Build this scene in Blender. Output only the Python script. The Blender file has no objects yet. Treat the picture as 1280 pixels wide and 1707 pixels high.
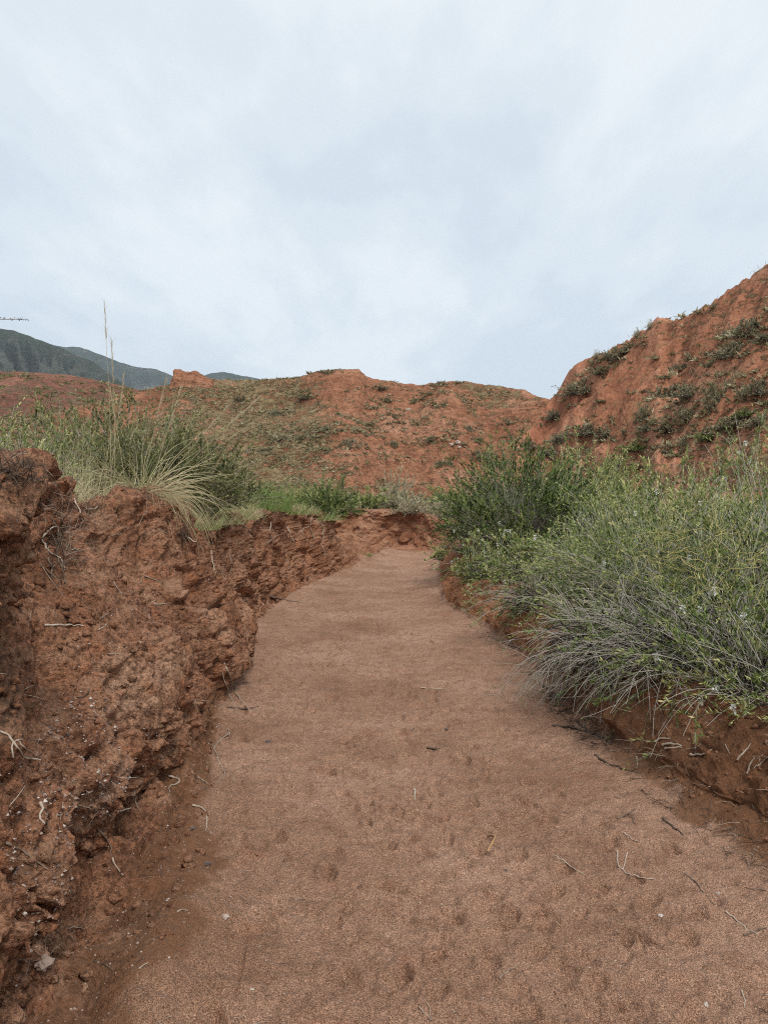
import bpy, math, random, time
import numpy as np
from mathutils import Vector
T0 = time.time()
R = math.radians
C = bpy.context.scene.collection
scene = bpy.context.scene

# ------------------------------------------------------------------ camera
F = 1280.0                       # focal length in photo pixels (photo 1280 x 1707)
EYE = 1.5
HOR = 840.0                      # photo row of eye level
cam_d = bpy.data.cameras.new('camera'); cam = bpy.data.objects.new('camera', cam_d); C.objects.link(cam)
cam_d.sensor_fit = 'VERTICAL'; cam_d.sensor_height = 24.0
cam_d.lens = 24.0 * F / 1707.0
cam_d.clip_start = 0.05; cam_d.clip_end = 20000
PITCH = math.atan((853.5 - HOR) / F)
cam.location = (0, 0, EYE); cam.rotation_euler = (R(90) - PITCH, 0, 0)
scene.camera = cam

# ------------------------------------------------------------------ world, sun, exposure
SUN_EL, SUN_AZ = R(50), R(160)   # azimuth clockwise from +Y
world = bpy.data.worlds.new('World'); scene.world = world; world.use_nodes = True
nt = world.node_tree; nt.nodes.clear()
def wn(t, **k):
    n = nt.nodes.new(t)
    for a, b in k.items(): setattr(n, a, b)
    return n
out = wn('ShaderNodeOutputWorld'); bg = wn('ShaderNodeBackground')
sky = wn('ShaderNodeTexSky', sky_type='NISHITA', sun_disc=False)
sky.sun_elevation = SUN_EL; sky.sun_rotation = SUN_AZ
skys = wn('ShaderNodeVectorMath', operation='SCALE'); skys.inputs['Scale'].default_value = 0.12
nt.links.new(sky.outputs[0], skys.inputs[0])
tc = wn('ShaderNodeTexCoord'); sep = wn('ShaderNodeSeparateXYZ'); nt.links.new(tc.outputs['Generated'], sep.inputs[0])
zz = wn('ShaderNodeMath', operation='MAXIMUM'); nt.links.new(sep.outputs[2], zz.inputs[0]); zz.inputs[1].default_value = 0.0
za = wn('ShaderNodeMath', operation='ADD'); nt.links.new(zz.outputs[0], za.inputs[0]); za.inputs[1].default_value = 0.16
dx = wn('ShaderNodeMath', operation='DIVIDE'); nt.links.new(sep.outputs[0], dx.inputs[0]); nt.links.new(za.outputs[0], dx.inputs[1])
dy = wn('ShaderNodeMath', operation='DIVIDE'); nt.links.new(sep.outputs[1], dy.inputs[0]); nt.links.new(za.outputs[0], dy.inputs[1])
cb = wn('ShaderNodeCombineXYZ'); nt.links.new(dx.outputs[0], cb.inputs[0]); nt.links.new(dy.outputs[0], cb.inputs[1])
mp = wn('ShaderNodeMapping'); nt.links.new(cb.outputs[0], mp.inputs[0]); mp.inputs['Location'].default_value = (3.1, 1.7, 0)
mp.inputs['Rotation'].default_value = (0, 0, R(28)); mp.inputs['Scale'].default_value = (1.7, 0.75, 1)
n1 = wn('ShaderNodeTexNoise'); nt.links.new(mp.outputs[0], n1.inputs['Vector'])
n1.inputs['Scale'].default_value = 0.85; n1.inputs['Detail'].default_value = 6; n1.inputs['Roughness'].default_value = 0.5
n1.inputs['Distortion'].default_value = 0.35
n2 = wn('ShaderNodeTexNoise'); nt.links.new(mp.outputs[0], n2.inputs['Vector'])
n2.inputs['Scale'].default_value = 3.2; n2.inputs['Detail'].default_value = 5; n2.inputs['Roughness'].default_value = 0.55
ms = wn('ShaderNodeMath', operation='MULTIPLY_ADD'); nt.links.new(n2.outputs[0], ms.inputs[0]); ms.inputs[1].default_value = 0.38
nt.links.new(n1.outputs[0], ms.inputs[2])
rp = wn('ShaderNodeValToRGB'); nt.links.new(ms.outputs[0], rp.inputs[0])
rp.color_ramp.interpolation = 'EASE'
e = rp.color_ramp.elements
e[0].position = 0.56; e[0].color = (0.425, 0.472, 0.510, 1)
e[1].position = 0.80; e[1].color = (0.530, 0.562, 0.575, 1)
m = e.new(0.66); m.color = (0.465, 0.508, 0.535, 1)
mix = wn('ShaderNodeMix', data_type='RGBA'); mix.inputs[0].default_value = 0.92
nt.links.new(skys.outputs[0], mix.inputs[6]); nt.links.new(rp.outputs[0], mix.inputs[7])
nt.links.new(mix.outputs[2], bg.inputs[0]); bg.inputs[1].default_value = 1.0
nt.links.new(bg.outputs[0], out.inputs[0])

sd = bpy.data.lights.new('sun', 'SUN'); sd.energy = 1.5; sd.angle = R(16); sd.color = (1, 0.96, 0.9)
sun = bpy.data.objects.new('sun', sd); C.objects.link(sun)
sdir = Vector((math.sin(SUN_AZ) * math.cos(SUN_EL), math.cos(SUN_AZ) * math.cos(SUN_EL), math.sin(SUN_EL)))
sun.rotation_euler = sdir.to_track_quat('Z', 'Y').to_euler()
scene.view_settings.view_transform = 'Standard'; scene.view_settings.look = 'None'
scene.view_settings.exposure = 0.80; scene.view_settings.gamma = 1.0
scene.cycles.volume_bounces = 1; scene.cycles.max_bounces = 6; scene.cycles.diffuse_bounces = 3; scene.cycles.transmission_bounces = 4
scene.cycles.use_denoising = False; scene.cycles.filter_width = 1.1; scene.cycles.adaptive_threshold = 0.004

# ------------------------------------------------------------------ numpy noise
def _h(x, y, z, s):
    h = (x.astype(np.uint32) * np.uint32(374761393)) ^ (y.astype(np.uint32) * np.uint32(668265263)) ^ (z.astype(np.uint32) * np.uint32(2147483647)) ^ np.uint32(s * 2654435 + 12345)
    h = (h ^ (h >> np.uint32(13))) * np.uint32(1274126177)
    h = (h ^ (h >> np.uint32(15))) * np.uint32(2246822519)
    return h ^ (h >> np.uint32(16))
_G = np.array([[1,1,0],[-1,1,0],[1,-1,0],[-1,-1,0],[1,0,1],[-1,0,1],[1,0,-1],[-1,0,-1],[0,1,1],[0,-1,1],[0,1,-1],[0,-1,-1],[1,1,0],[-1,1,0],[0,-1,1],[0,-1,-1]], np.float32)
def pn(P, seed=0):
    P = P.astype(np.float32); Fl = np.floor(P); I = Fl.astype(np.int64) ; f = P - Fl
    u = f * f * f * (f * (f * 6 - 15) + 10)
    I = I & 0xffffffff
    r = []
    for dx_ in (0, 1):
        for dy_ in (0, 1):
            for dz_ in (0, 1):
                g = _G[_h((I[..., 0] + dx_) & 0xffffffff, (I[..., 1] + dy_) & 0xffffffff, (I[..., 2] + dz_) & 0xffffffff, seed) & np.uint32(15)]
                r.append(g[..., 0] * (f[..., 0] - dx_) + g[..., 1] * (f[..., 1] - dy_) + g[..., 2] * (f[..., 2] - dz_))
    a = [r[i] + (r[i + 4] - r[i]) * u[..., 0] for i in range(4)]
    b0 = a[0] + (a[2] - a[0]) * u[..., 1]; b1 = a[1] + (a[3] - a[1]) * u[..., 1]
    return b0 + (b1 - b0) * u[..., 2]
def fbm(P, o=4, seed=0, gain=.5, lac=2.03):
    s = 0; a = 1.0; Q = P.astype(np.float32)
    for i in range(o): s = s + a * pn(Q, seed + i * 7); Q = Q * lac + 3.7; a *= gain
    return s
def billow(P, o=3, seed=0, gain=.5):
    s = 0; a = 1.0; Q = P.astype(np.float32)
    for i in range(o): s = s + a * np.abs(pn(Q, seed + i * 7)); Q = Q * 2.07 + 1.3; a *= gain
    return s
def ridged(P, o=3, seed=0, gain=.5):
    s = 0; a = 1.0; Q = P.astype(np.float32)
    for i in range(o): s = s + a * (1 - 2 * np.abs(pn(Q, seed + i * 7))); Q = Q * 2.07 + 1.3; a *= gain
    return s
def worley(P, seed=0):
    P = P.astype(np.float32); Fl = np.floor(P).astype(np.int64); d1 = np.full(P.shape[:-1], 9.0, np.float32); d2 = d1.copy()
    for i in (-1, 0, 1):
        for j in (-1, 0, 1):
            for k in (-1, 0, 1):
                cx, cy, cz = Fl[..., 0] + i, Fl[..., 1] + j, Fl[..., 2] + k
                h = _h(cx & 0xffffffff, cy & 0xffffffff, cz & 0xffffffff, seed)
                ax = cx + (h & np.uint32(1023)) / np.float32(1023) - P[..., 0]
                ay = cy + ((h >> np.uint32(10)) & np.uint32(1023)) / np.float32(1023) - P[..., 1]
                az = cz + ((h >> np.uint32(20)) & np.uint32(1023)) / np.float32(1023) - P[..., 2]
                d = ax * ax + ay * ay + az * az
                n_ = d < d1; d2 = np.where(n_, d1, np.minimum(d2, d)); d1 = np.where(n_, d, d1)
    return np.sqrt(d1), np.sqrt(d2)
def cellrand(P, seed=0):
    P = P.astype(np.float32); Fl = np.floor(P).astype(np.int64); d1 = np.full(P.shape[:-1], 9.0, np.float32); d2 = d1.copy(); v1 = d1 * 0
    for i in (-1, 0, 1):
        for j in (-1, 0, 1):
            for k in (-1, 0, 1):
                cx, cy, cz = Fl[..., 0] + i, Fl[..., 1] + j, Fl[..., 2] + k
                h = _h(cx & 0xffffffff, cy & 0xffffffff, cz & 0xffffffff, seed)
                d = (cx + (h & np.uint32(1023)) / np.float32(1023) - P[..., 0]) ** 2 + (cy + ((h >> np.uint32(10)) & np.uint32(1023)) / np.float32(1023) - P[..., 1]) ** 2 + (cz + ((h >> np.uint32(20)) & np.uint32(1023)) / np.float32(1023) - P[..., 2]) ** 2
                n_ = d < d1; d2 = np.where(n_, d1, np.minimum(d2, d)); d1 = np.where(n_, d, d1); v1 = np.where(n_, ((h >> np.uint32(7)) & np.uint32(255)) / np.float32(255), v1)
    return v1, np.sqrt(d2) - np.sqrt(d1)
def sstep(a, b, x):
    t = np.clip((x - a) / (b - a), 0, 1); return t * t * (3 - 2 * t)
def S(P, sx, sy, sz): return P * np.array([sx, sy, sz], np.float32)

# ------------------------------------------------------------------ mesh helpers
def mk(name, V, Fc, mat, attrs=None, smooth=True, parent=None):
    V = np.ascontiguousarray(V, np.float32).reshape(-1, 3); Fc = np.ascontiguousarray(Fc, np.int32)
    k = Fc.shape[1]; me = bpy.data.meshes.new(name)
    me.vertices.add(len(V)); me.vertices.foreach_set('co', V.ravel())
    me.loops.add(Fc.size); me.loops.foreach_set('vertex_index', Fc.ravel())
    me.polygons.add(len(Fc)); me.polygons.foreach_set('loop_start', np.arange(0, Fc.size, k, dtype=np.int32))
    me.update(calc_edges=True)
    me.polygons.foreach_set('use_smooth', np.full(len(Fc), smooth))
    for a, v in (attrs or {}).items():
        at = me.attributes.new(a, 'FLOAT', 'POINT'); at.data.foreach_set('value', np.ascontiguousarray(v, np.float32).ravel())
    me.materials.append(mat)
    o = bpy.data.objects.new(name, me); C.objects.link(o)
    if parent: o.parent = parent
    return o
def grid_faces(r, c):
    i = np.arange(r - 1)[:, None] * c + np.arange(c - 1)[None, :]
    return np.stack([i, i + 1, i + c + 1, i + c], -1).reshape(-1, 4)
def tag(o, label=None, cat=None, group=None, kind=None):
    if label: o['label'] = label
    if cat: o['category'] = cat
    if group: o['group'] = group
    if kind: o['kind'] = kind
    return o
def empty(name, loc, label, cat, group=None):
    o = bpy.data.objects.new(name, None); C.objects.link(o); o.location = loc
    o.empty_display_size = 0.2
    return tag(o, label, cat, group)

# ------------------------------------------------------------------ materials
class NT:
    def __init__(s, name):
        s.m = bpy.data.materials.new(name); s.m.use_nodes = True; s.t = s.m.node_tree; s.t.nodes.clear()
    def n(s, t, ins=None, **k):
        n = s.t.nodes.new(t)
        for a, b in k.items(): setattr(n, a, b)
        for a, b in (ins or {}).items():
            if isinstance(b, bpy.types.NodeSocket): s.t.links.new(b, n.inputs[a])
            else: n.inputs[a].default_value = b
        return n
    def noise(s, v, sc, det=4, ro=.55, dist=0):
        return s.n('ShaderNodeTexNoise', {'Vector': v, 'Scale': sc, 'Detail': det, 'Roughness': ro, 'Distortion': dist}).outputs[0]
    def ramp(s, f, stops, interp='LINEAR'):
        n = s.n('ShaderNodeValToRGB', {0: f}); n.color_ramp.interpolation = interp
        el = n.color_ramp.elements
        while len(el) < len(stops): el.new(0.5)
        for x, (p, c) in zip(el, stops):
            x.position = p; x.color = (c, c, c, 1) if isinstance(c, (int, float)) else (*c, 1)
        return n.outputs[0]
    def mix(s, f, a, b, mode='MIX'):
        n = s.n('ShaderNodeMix', data_type='RGBA', blend_type=mode)
        for i, v in ((0, f), (6, a), (7, b)):
            if isinstance(v, bpy.types.NodeSocket): s.t.links.new(v, n.inputs[i])
            else: n.inputs[i].default_value = v if i == 0 else (*v, 1)
        return n.outputs[2]
    def math(s, op, a, b=0.0, c=0.0):
        n = s.n('ShaderNodeMath', operation=op)
        for i, v in ((0, a), (1, b), (2, c)):
            if isinstance(v, bpy.types.NodeSocket): s.t.links.new(v, n.inputs[i])
            else: n.inputs[i].default_value = v
        return n.outputs[0]
    def attr(s, a): return s.n('ShaderNodeAttribute', attribute_name=a).outputs['Fac']
    def obj(s): return s.n('ShaderNodeTexCoord').outputs['Object']
    def mapv(s, v, sc): return s.n('ShaderNodeMapping', {'Vector': v, 'Scale': sc}).outputs[0]
    def done(s, col, rough=.95, h=None, dist=.01, spec=.25, trans=None):
        b = s.n('ShaderNodeBsdfPrincipled', {'Roughness': rough, 'Specular IOR Level': spec})
        if isinstance(col, bpy.types.NodeSocket): s.t.links.new(col, b.inputs['Base Color'])
        else: b.inputs['Base Color'].default_value = (*col, 1)
        if h is not None:
            bp = s.n('ShaderNodeBump', {'Height': h, 'Distance': dist, 'Strength': 1.0}); s.t.links.new(bp.outputs[0], b.inputs['Normal'])
        sh = b.outputs[0]
        if trans:
            tr = s.n('ShaderNodeBsdfTranslucent'); s.t.links.new(col, tr.inputs[0])
            mx = s.n('ShaderNodeMixShader', {0: trans, 1: sh, 2: tr.outputs[0]}); sh = mx.outputs[0]
        o = s.n('ShaderNodeOutputMaterial'); s.t.links.new(sh, o.inputs[0]); return s.m

def mat_sand():
    s = NT('sand'); v = s.obj()
    big = s.noise(v, .9, 5, .6)
    base = s.ramp(big, [(.28, (.255, .140, .086)), (.5, (.370, .217, .144)), (.7, (.455, .282, .198))])
    mud = s.attr('mud')
    base = s.mix(mud, base, (.215, .105, .055))
    mid = s.noise(v, 9, 4, .65)
    base = s.mix(s.ramp(mid, [(.38, .5), (.50, 0)]), base, (.22, .120, .072))
    red = s.noise(v, 3.1, 4, .6)
    base = s.mix(s.ramp(red, [(.60, 0), (.74, .45)]), base, (.33, .125, .068))
    g1 = s.n('ShaderNodeTexVoronoi', {'Vector': v, 'Scale': 400.0})
    gc = s.n('ShaderNodeSeparateColor', {0: g1.outputs['Color']}).outputs[0]
    grain = s.ramp(gc, [(0, (.33, .26, .24)), (.22, (.55, .50, .48)), (.5, (1., 1., 1.)), (.8, (1.4, 1.36, 1.32)), (.93, (1.7, 1.65, 1.6)), (1, (2.3, 2.3, 2.3))])
    base = s.mix(s.math('SUBTRACT', 0.85, s.math('MULTIPLY', mud, .45)), base, grain, 'MULTIPLY')
    h = s.math('ADD', s.math('MULTIPLY', g1.outputs['Distance'], -.0030), s.math('MULTIPLY', s.noise(v, 90, 3, .7), .010))
    h = s.math('ADD', h, s.math('MULTIPLY', s.noise(v, 22, 5, .65), .030))
    return s.done(base, .95, h, 1.0, .2)

def mat_soil(name, dark, midc, light, red, scale=1.0, pebble=.5):
    s = NT(name); v = s.obj()
    n1 = s.noise(v, 1.6 * scale, 8, .62, .3)
    base = s.ramp(n1, [(.32, dark), (.5, midc), (.68, light)])
    n2 = s.noise(v, 5.5 * scale, 6, .6)
    base = s.mix(s.ramp(n2, [(.5, 0), (.66, .75)]), base, red)
    n3 = s.noise(v, 34 * scale, 5, .7)
    base = s.mix(s.ramp(n3, [(.40, .8), (.55, 0)]), base, tuple(c * .5 for c in dark))
    n4 = s.noise(s.mapv(v, (1, 1, 5)), 2.2 * scale, 5, .6)
    base = s.mix(s.ramp(n4, [(.52, 0), (.68, .5)]), base, light)
    vo = s.n('ShaderNodeTexVoronoi', {'Vector': v, 'Scale': 120 * scale})
    sc = s.n('ShaderNodeSeparateColor', {0: vo.outputs['Color']})
    pm = s.math('MULTIPLY', s.ramp(sc.outputs[0], [(.84, 0), (.88, 1)]), s.ramp(vo.outputs['Distance'], [(.30, 1), (.42, 0)]))
    pm = s.math('MULTIPLY', pm, s.ramp(s.noise(v, 2.5 * scale, 3), [(.42, .15), (.6, 1)]))
    pc = s.ramp(sc.outputs[1], [(0, (.12, .10, .10)), (.5, (.40, .27, .21)), (1, (.62, .54, .48))])
    base = s.mix(s.math('MULTIPLY', pm, pebble), base, pc)
    mud = s.attr('mud')
    fine = s.noise(v, 95 * scale, 4, .75)
    base = s.mix(.9, base, s.ramp(fine, [(.34, .45), (.48, .95), (.62, 1.25), (.72, 1.7)]), 'MULTIPLY')
    base = s.mix(s.math('MULTIPLY', mud, .7), base, (.20, .098, .052))
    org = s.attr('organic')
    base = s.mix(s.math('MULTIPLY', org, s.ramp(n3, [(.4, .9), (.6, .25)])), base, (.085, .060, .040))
    h = s.math('MULTIPLY', n3, .034 / scale)
    h = s.math('ADD', h, s.math('MULTIPLY', fine, .014 / scale))
    h = s.math('ADD', h, s.math('MULTIPLY', pm, .004 / scale))
    h = s.math('ADD', h, s.math('MULTIPLY', s.noise(v, 11 * scale, 6, .6), .03 / scale))
    return s.done(base, .95, h, 1.0, .15)

def mat_hill(name, dark, midc, light, cover, coverc2, sc=1.0, bs=1.0, zs=3.0):
    s = NT(name); v = s.obj()
    n1 = s.noise(v, .12 * sc, 8, .62, .4)
    base = s.ramp(n1, [(.3, dark), (.5, midc), (.7, light)])
    n2 = s.noise(s.mapv(v, (1, 1, zs)), .9 * sc, 7, .65)
    base = s.mix(s.ramp(n2, [(.40, .55), (.52, 0)]), base, tuple(c * .8 for c in dark))
    n5 = s.noise(v, 4 * sc, 5, .7)
    base = s.mix(s.ramp(n5, [(.38, .55), (.52, 0)]), base, tuple(c * .5 for c in dark))
    base = s.mix(s.ramp(n5, [(.55, 0), (.72, .45)]), base, light)
    veg = s.attr('veg')
    nv = s.noise(s.mapv(v, (1, 1, 2.6)), 1.1 * sc, 7, .72)
    f = s.ramp(s.math('ADD', nv, s.math('MULTIPLY', veg, .16)), [(.585, 0), (.66, .85)])
    cc = s.mix(s.ramp(s.noise(v, 2.3 * sc, 4, .7), [(.4, 0), (.6, 1)]), cover, coverc2)
    base = s.mix(f, base, cc)
    h = s.math('ADD', s.math('MULTIPLY', n2, .60 * bs / sc), s.math('MULTIPLY', n5, .24 * bs / sc))
    h = s.math('ADD', h, s.math('MULTIPLY', s.noise(v, 12 * sc, 4, .7), .05 / sc))
    h = s.math('ADD', h, s.math('MULTIPLY', f, .10 / sc))
    return s.done(base, .97, h, 1.0, .1)

def mat_tint(name, stops, rough=.7, trans=None, spec=.25, var=None):
    s = NT(name); c = s.ramp(s.attr('tint'), stops)
    if var:
        c = s.mix(s.ramp(s.noise(s.obj(), var, 3), [(.35, .45), (.6, 0)]), c, (.5, .5, .5), 'MULTIPLY')
    return s.done(c, rough, None, spec=spec, trans=trans)

M_SAND = mat_sand()
M_BANK = mat_soil('red_earth', (.215, .098, .054), (.410, .196, .112), (.570, .335, .215), (.480, .195, .094))
M_BANKR = mat_soil('red_earth_painted_shade', (.200, .088, .042), (.350, .155, .075), (.48, .24, .135), (.450, .175, .070), pebble=.3)  # darker copy of the bank soil, right-side shade put into its colour
M_GROUND = mat_soil('dry_ground', (.13, .08, .045), (.22, .13, .075), (.30, .19, .11), (.20, .12, .06), .5)
M_HILL = mat_hill('red_hill', (.27, .115, .064), (.475, .218, .124), (.61, .34, .215), (.22, .170, .085), (.36, .280, .155))
M_HILLR = mat_hill('red_hill_bare', (.26, .108, .062), (.43, .188, .108), (.55, .285, .180), (.17, .14, .075), (.28, .22, .12), 1.5, .22, .5)
M_HILLF = mat_hill('far_red_hill', (.22, .095, .065), (.34, .150, .100), (.42, .20, .14), (.15, .12, .065), (.24, .18, .11), .6)
M_MTN = mat_hill('mountain_side', (.055, .062, .045), (.085, .090, .060), (.27, .225, .205), (.038, .056, .028), (.062, .084, .040), .045)
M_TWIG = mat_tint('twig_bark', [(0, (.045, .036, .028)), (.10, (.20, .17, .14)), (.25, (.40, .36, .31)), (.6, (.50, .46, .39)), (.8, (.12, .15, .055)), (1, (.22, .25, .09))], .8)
M_LEAF = mat_tint('green_leaf', [(0, (.040, .062, .018)), (.3, (.090, .140, .034)), (.55, (.175, .235, .060)), (.8, (.33, .37, .12)), (1, (.56, .52, .23))], .6, .12)
M_SAGE = mat_tint('sage_leaf', [(0, (.150, .132, .070)), (.5, (.265, .232, .128)), (.8, (.38, .335, .20)), (1, (.52, .46, .30))], .8, .15)
M_DARKLEAF = mat_tint('dark_leaf', [(0, (.070, .080, .030)), (.5, (.145, .165, .060)), (.85, (.26, .27, .105)), (1, (.42, .39, .19))], .7, .2)
M_BLADE = mat_tint('grass_blade', [(0, (.14, .11, .06)), (.25, (.40, .32, .18)), (.5, (.66, .57, .36)), (.7, (.26, .30, .11)), (1, (.15, .26, .055))], .6, .25)
M_STRAW = mat_tint('straw', [(0, (.34, .26, .15)), (.5, (.52, .43, .27)), (1, (.66, .57, .40))], .6, .2)
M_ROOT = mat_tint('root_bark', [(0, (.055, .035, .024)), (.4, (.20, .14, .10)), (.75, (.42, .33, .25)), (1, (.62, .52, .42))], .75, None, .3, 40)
M_VINE = mat_tint('yellow_vine', [(0, (.40, .34, .12)), (1, (.60, .50, .20))], .6)
M_FLOWER = mat_tint('white_petal', [(0, (.62, .62, .55)), (1, (.82, .82, .76))], .6, .3)
M_ORANGE = mat_tint('orange_bark', [(0, (.30, .16, .07)), (1, (.52, .31, .15))], .7, None, .3, 40)
M_STONE = mat_tint('stone', [(0, (.10, .08, .075)), (.4, (.26, .17, .13)), (.75, (.42, .32, .26)), (1, (.66, .60, .54))], .85, None, .3, 60)
M_HILLSHRUB = mat_tint('grey_green_leaf', [(0, (.120, .112, .064)), (.5, (.225, .208, .125)), (.8, (.34, .31, .20)), (1, (.46, .42, .29))], .85, .1)
M_CONIFER = mat_tint('conifer_needles', [(0, (.014, .030, .016)), (1, (.03, .055, .03))], .9)

# ------------------------------------------------------------------ the wash: path and banks as one swept profile
YK = np.array([0.3, 1.5, 1.95, 2.3, 2.55, 3.1, 4.3, 5.5, 6.8, 8.0, 9.2, 10.7, 12.8, 14.5, 16, 17.6, 18.6, 20.2, 22, 24.5, 28])
def K(*v): return np.array(v, float)
lipx = K(-.95,-.95,-.96,-1.00,-1.55,-1.80,-1.95,-2.02,-1.88,-1.76,-1.80,-1.90,-1.90,-1.76,-1.42,-1.10,-1.5,-2.8,-4.2,-5.5,-7)
lipz = K(1.60,1.58,1.58,1.56,1.60,1.68,1.64,1.50,1.29,1.33,1.34,1.36,1.38,1.40,1.38,1.25,1.15,1.15,1.15,1.15,1.2)
ux =   K(-1.1,-1.1,-1.12,-1.20,-1.50,-1.62,-1.74,-1.78,-1.72,-1.68,-1.72,-1.82,-1.82,-1.66,-1.34,-1.0,-1.3,-2.5,-4.0,-5.3,-6.8)
uz =   K(1.20,1.15,1.13,1.12,1.22,1.28,1.24,1.12,1.02,.95,.95,.95,.95,.95,.95,.85,.7,.6,.6,.6,.6)
tx =   K(-.9,-.93,-.95,-.97,-1.0,-1.06,-1.25,-1.36,-1.42,-1.56,-1.62,-1.68,-1.62,-1.42,-1.14,-.86,-.95,-1.3,-1.3,-1.6,-4.3)
tz =   K(.42,.42,.42,.43,.47,.52,.60,.60,.50,.42,.40,.38,.38,.38,.38,.40,.50,.55,.55,.5,.2)
bx =   K(-1.1,-1.1,-1.1,-1.1,-1.1,-1.12,-1.16,-1.26,-1.36,-1.52,-1.58,-1.62,-1.55,-1.34,-1.06,-.76,-.70,-.70,-.45,-.3,-3.5)
bz =   K(.12,.12,.12,.14,.15,.16,.14,.12,.10,.10,.10,.10,.10,.10,.12,.20,.28,.32,.30,.2,.1)
toe =  K(-.56,-.58,-.60,-.62,-.64,-.70,-.92,-1.14,-1.28,-1.46,-1.54,-1.56,-1.42,-1.2,-.98,-.62,-.5,-.32,.05,.30,-2)
YR = np.array([.3, 2.5, 3.2, 3.69, 4.57, 5.5, 6.6, 8, 9.6, 11.3, 13.5, 16, 20, 24.5, 28])
toer = K(1.75, 1.70, 1.62, 1.48, 1.44, 1.38, 1.39, 1.31, 1.12, .86, .95, 1.10, 1.45, 1.85, 2.0)
r1x =  K(1.80, 1.76, 1.69, 1.55, 1.51, 1.45, 1.46, 1.39, 1.20, .98, 1.12, 1.30, 1.65, 2.05, 2.2)
r1z =  K(.16, .16, .16, .15, .17, .22, .20, .18, .18, .20, .25, .3, .4, .5, .5)
r2x =  K(2.15, 2.05, 1.98, 1.84, 1.76, 1.68, 1.68, 1.62, 1.50, 1.30, 1.35, 1.55, 1.9, 2.3, 2.5)
r2z =  K(.42, .44, .44, .42, .44, .46, .42, .40, .40, .42, .5, .6, .7, .9, .9)
r3x = r2x + 1.0
r3z = r2z + .13

def lerp(Y, k, v): return np.interp(Y, k, v)
rows = [0.6]
while rows[-1] < 27.5: rows.append(rows[-1] * 1.0034)
rows = np.array(rows); NR = len(rows)
def smoothk(k, v):                        # gentle smoothing of the keyed curves along Y
    yy = np.linspace(.3, 28, 1400); a = np.interp(yy, k, v); ker = np.hanning(19); ker /= ker.sum()
    a2 = np.convolve(np.pad(a, 9, 'edge'), ker, 'valid'); return np.interp(rows, yy, a2)
kL = [smoothk(YK, v) for v in (lipx, lipz, ux, uz, tx, tz, bx, bz, toe)]
kR = [smoothk(YR, v) for v in (toer, r1x, r1z, r2x, r2z, r3x, r3z)]
LX, LZ, UX, UZ, TX, TZ, BX, BZ, TO = kL
TR, R1X, R1Z, R2X, R2Z, R3X, R3Z = kR
def plateauL(x, y):
    lz = np.interp(y, rows, LZ)
    return lz + .04 + np.clip(-x - 2, 0, 30) * .012 + .05 * pn(np.stack([x * .8, y * .8, x * 0], -1), 5)
def plateauR(x, y):
    rz = np.interp(y, rows, R3Z)
    return rz + np.clip(x - 2.6, 0, 40) * .10 + .05 * pn(np.stack([x * .8, y * .8, x * 0], -1), 6)

seg = []      # (x array [rows], z array [rows], columns to next)
def addseg(x, z, n): seg.append((x, z, n))
for i, d in enumerate((13.0, 6.0, 3.0, 1.2, .35)):
    addseg(LX - d, plateauL(LX - d, rows) if d > .4 else LZ + .03, (14, 20, 30, 40, 36)[i])
iL0 = 0
addseg(LX, LZ, 80); addseg(UX, UZ, 130); addseg(TX, TZ, 85); addseg(BX, BZ, 60)
nleft = sum(s_[2] for s_ in seg)
addseg(TO, TO * 0, 380)
npath = 380
addseg(TR, TR * 0, 40); addseg(R1X, R1Z, 50); addseg(R2X, R2Z, 80)
for i, d in enumerate((0, 1.5, 4, 9)):
    addseg(R3X + d, plateauR(R3X + d, rows), (50, 40, 30, 0)[i])
NC = sum(s_[2] for s_ in seg) + 1
P = np.zeros((NR, NC, 3), np.float32); P[..., 1] = rows[:, None]
c = 0
for (x0, z0, n), (x1, z1, _) in zip(seg[:-1], seg[1:]):
    t = np.arange(n) / n
    P[:, c:c + n, 0] = x0[:, None] + (x1 - x0)[:, None] * t; P[:, c:c + n, 2] = z0[:, None] + (z1 - z0)[:, None] * t; c += n
P[:, -1, 0] = seg[-1][0]; P[:, -1, 2] = seg[-1][1]
cLip = sum(s_[2] for s_ in seg[:5]); cU = cLip + 80; cT = cU + 130; cB = cT + 85; cToe = cB + 60; cTR = cToe + 380; cR1 = cTR + 40; cR2 = cR1 + 50; cR3 = cR2 + 80
ker = np.hanning(17); ker /= ker.sum()   # round the corners of the profile
for ax in (0, 2):
    A = P[..., ax]; A2 = sum(ker[k] * np.pad(A, ((0, 0), (8, 8)), 'edge')[:, k:k + NC] for k in range(17)); P[..., ax] = A2
col = np.arange(NC)[None, :]
def ramp_c(a, b): return np.clip((col - a) / (b - a), 0, 1)
wallL = sstep(cLip - 30, cLip + 14, col) * (1 - sstep(cB + 5, cToe - 5, col)) * np.ones((NR, 1))
dU = np.gradient(P, axis=1); dV = np.gradient(P, axis=0)
Nn = np.cross(dV, dU); Nn = np.cross(dU, dV); Nn /= np.linalg.norm(Nn, axis=-1, keepdims=True) + 1e-9
Nn[Nn[..., 2] < -.9] *= -1
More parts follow.
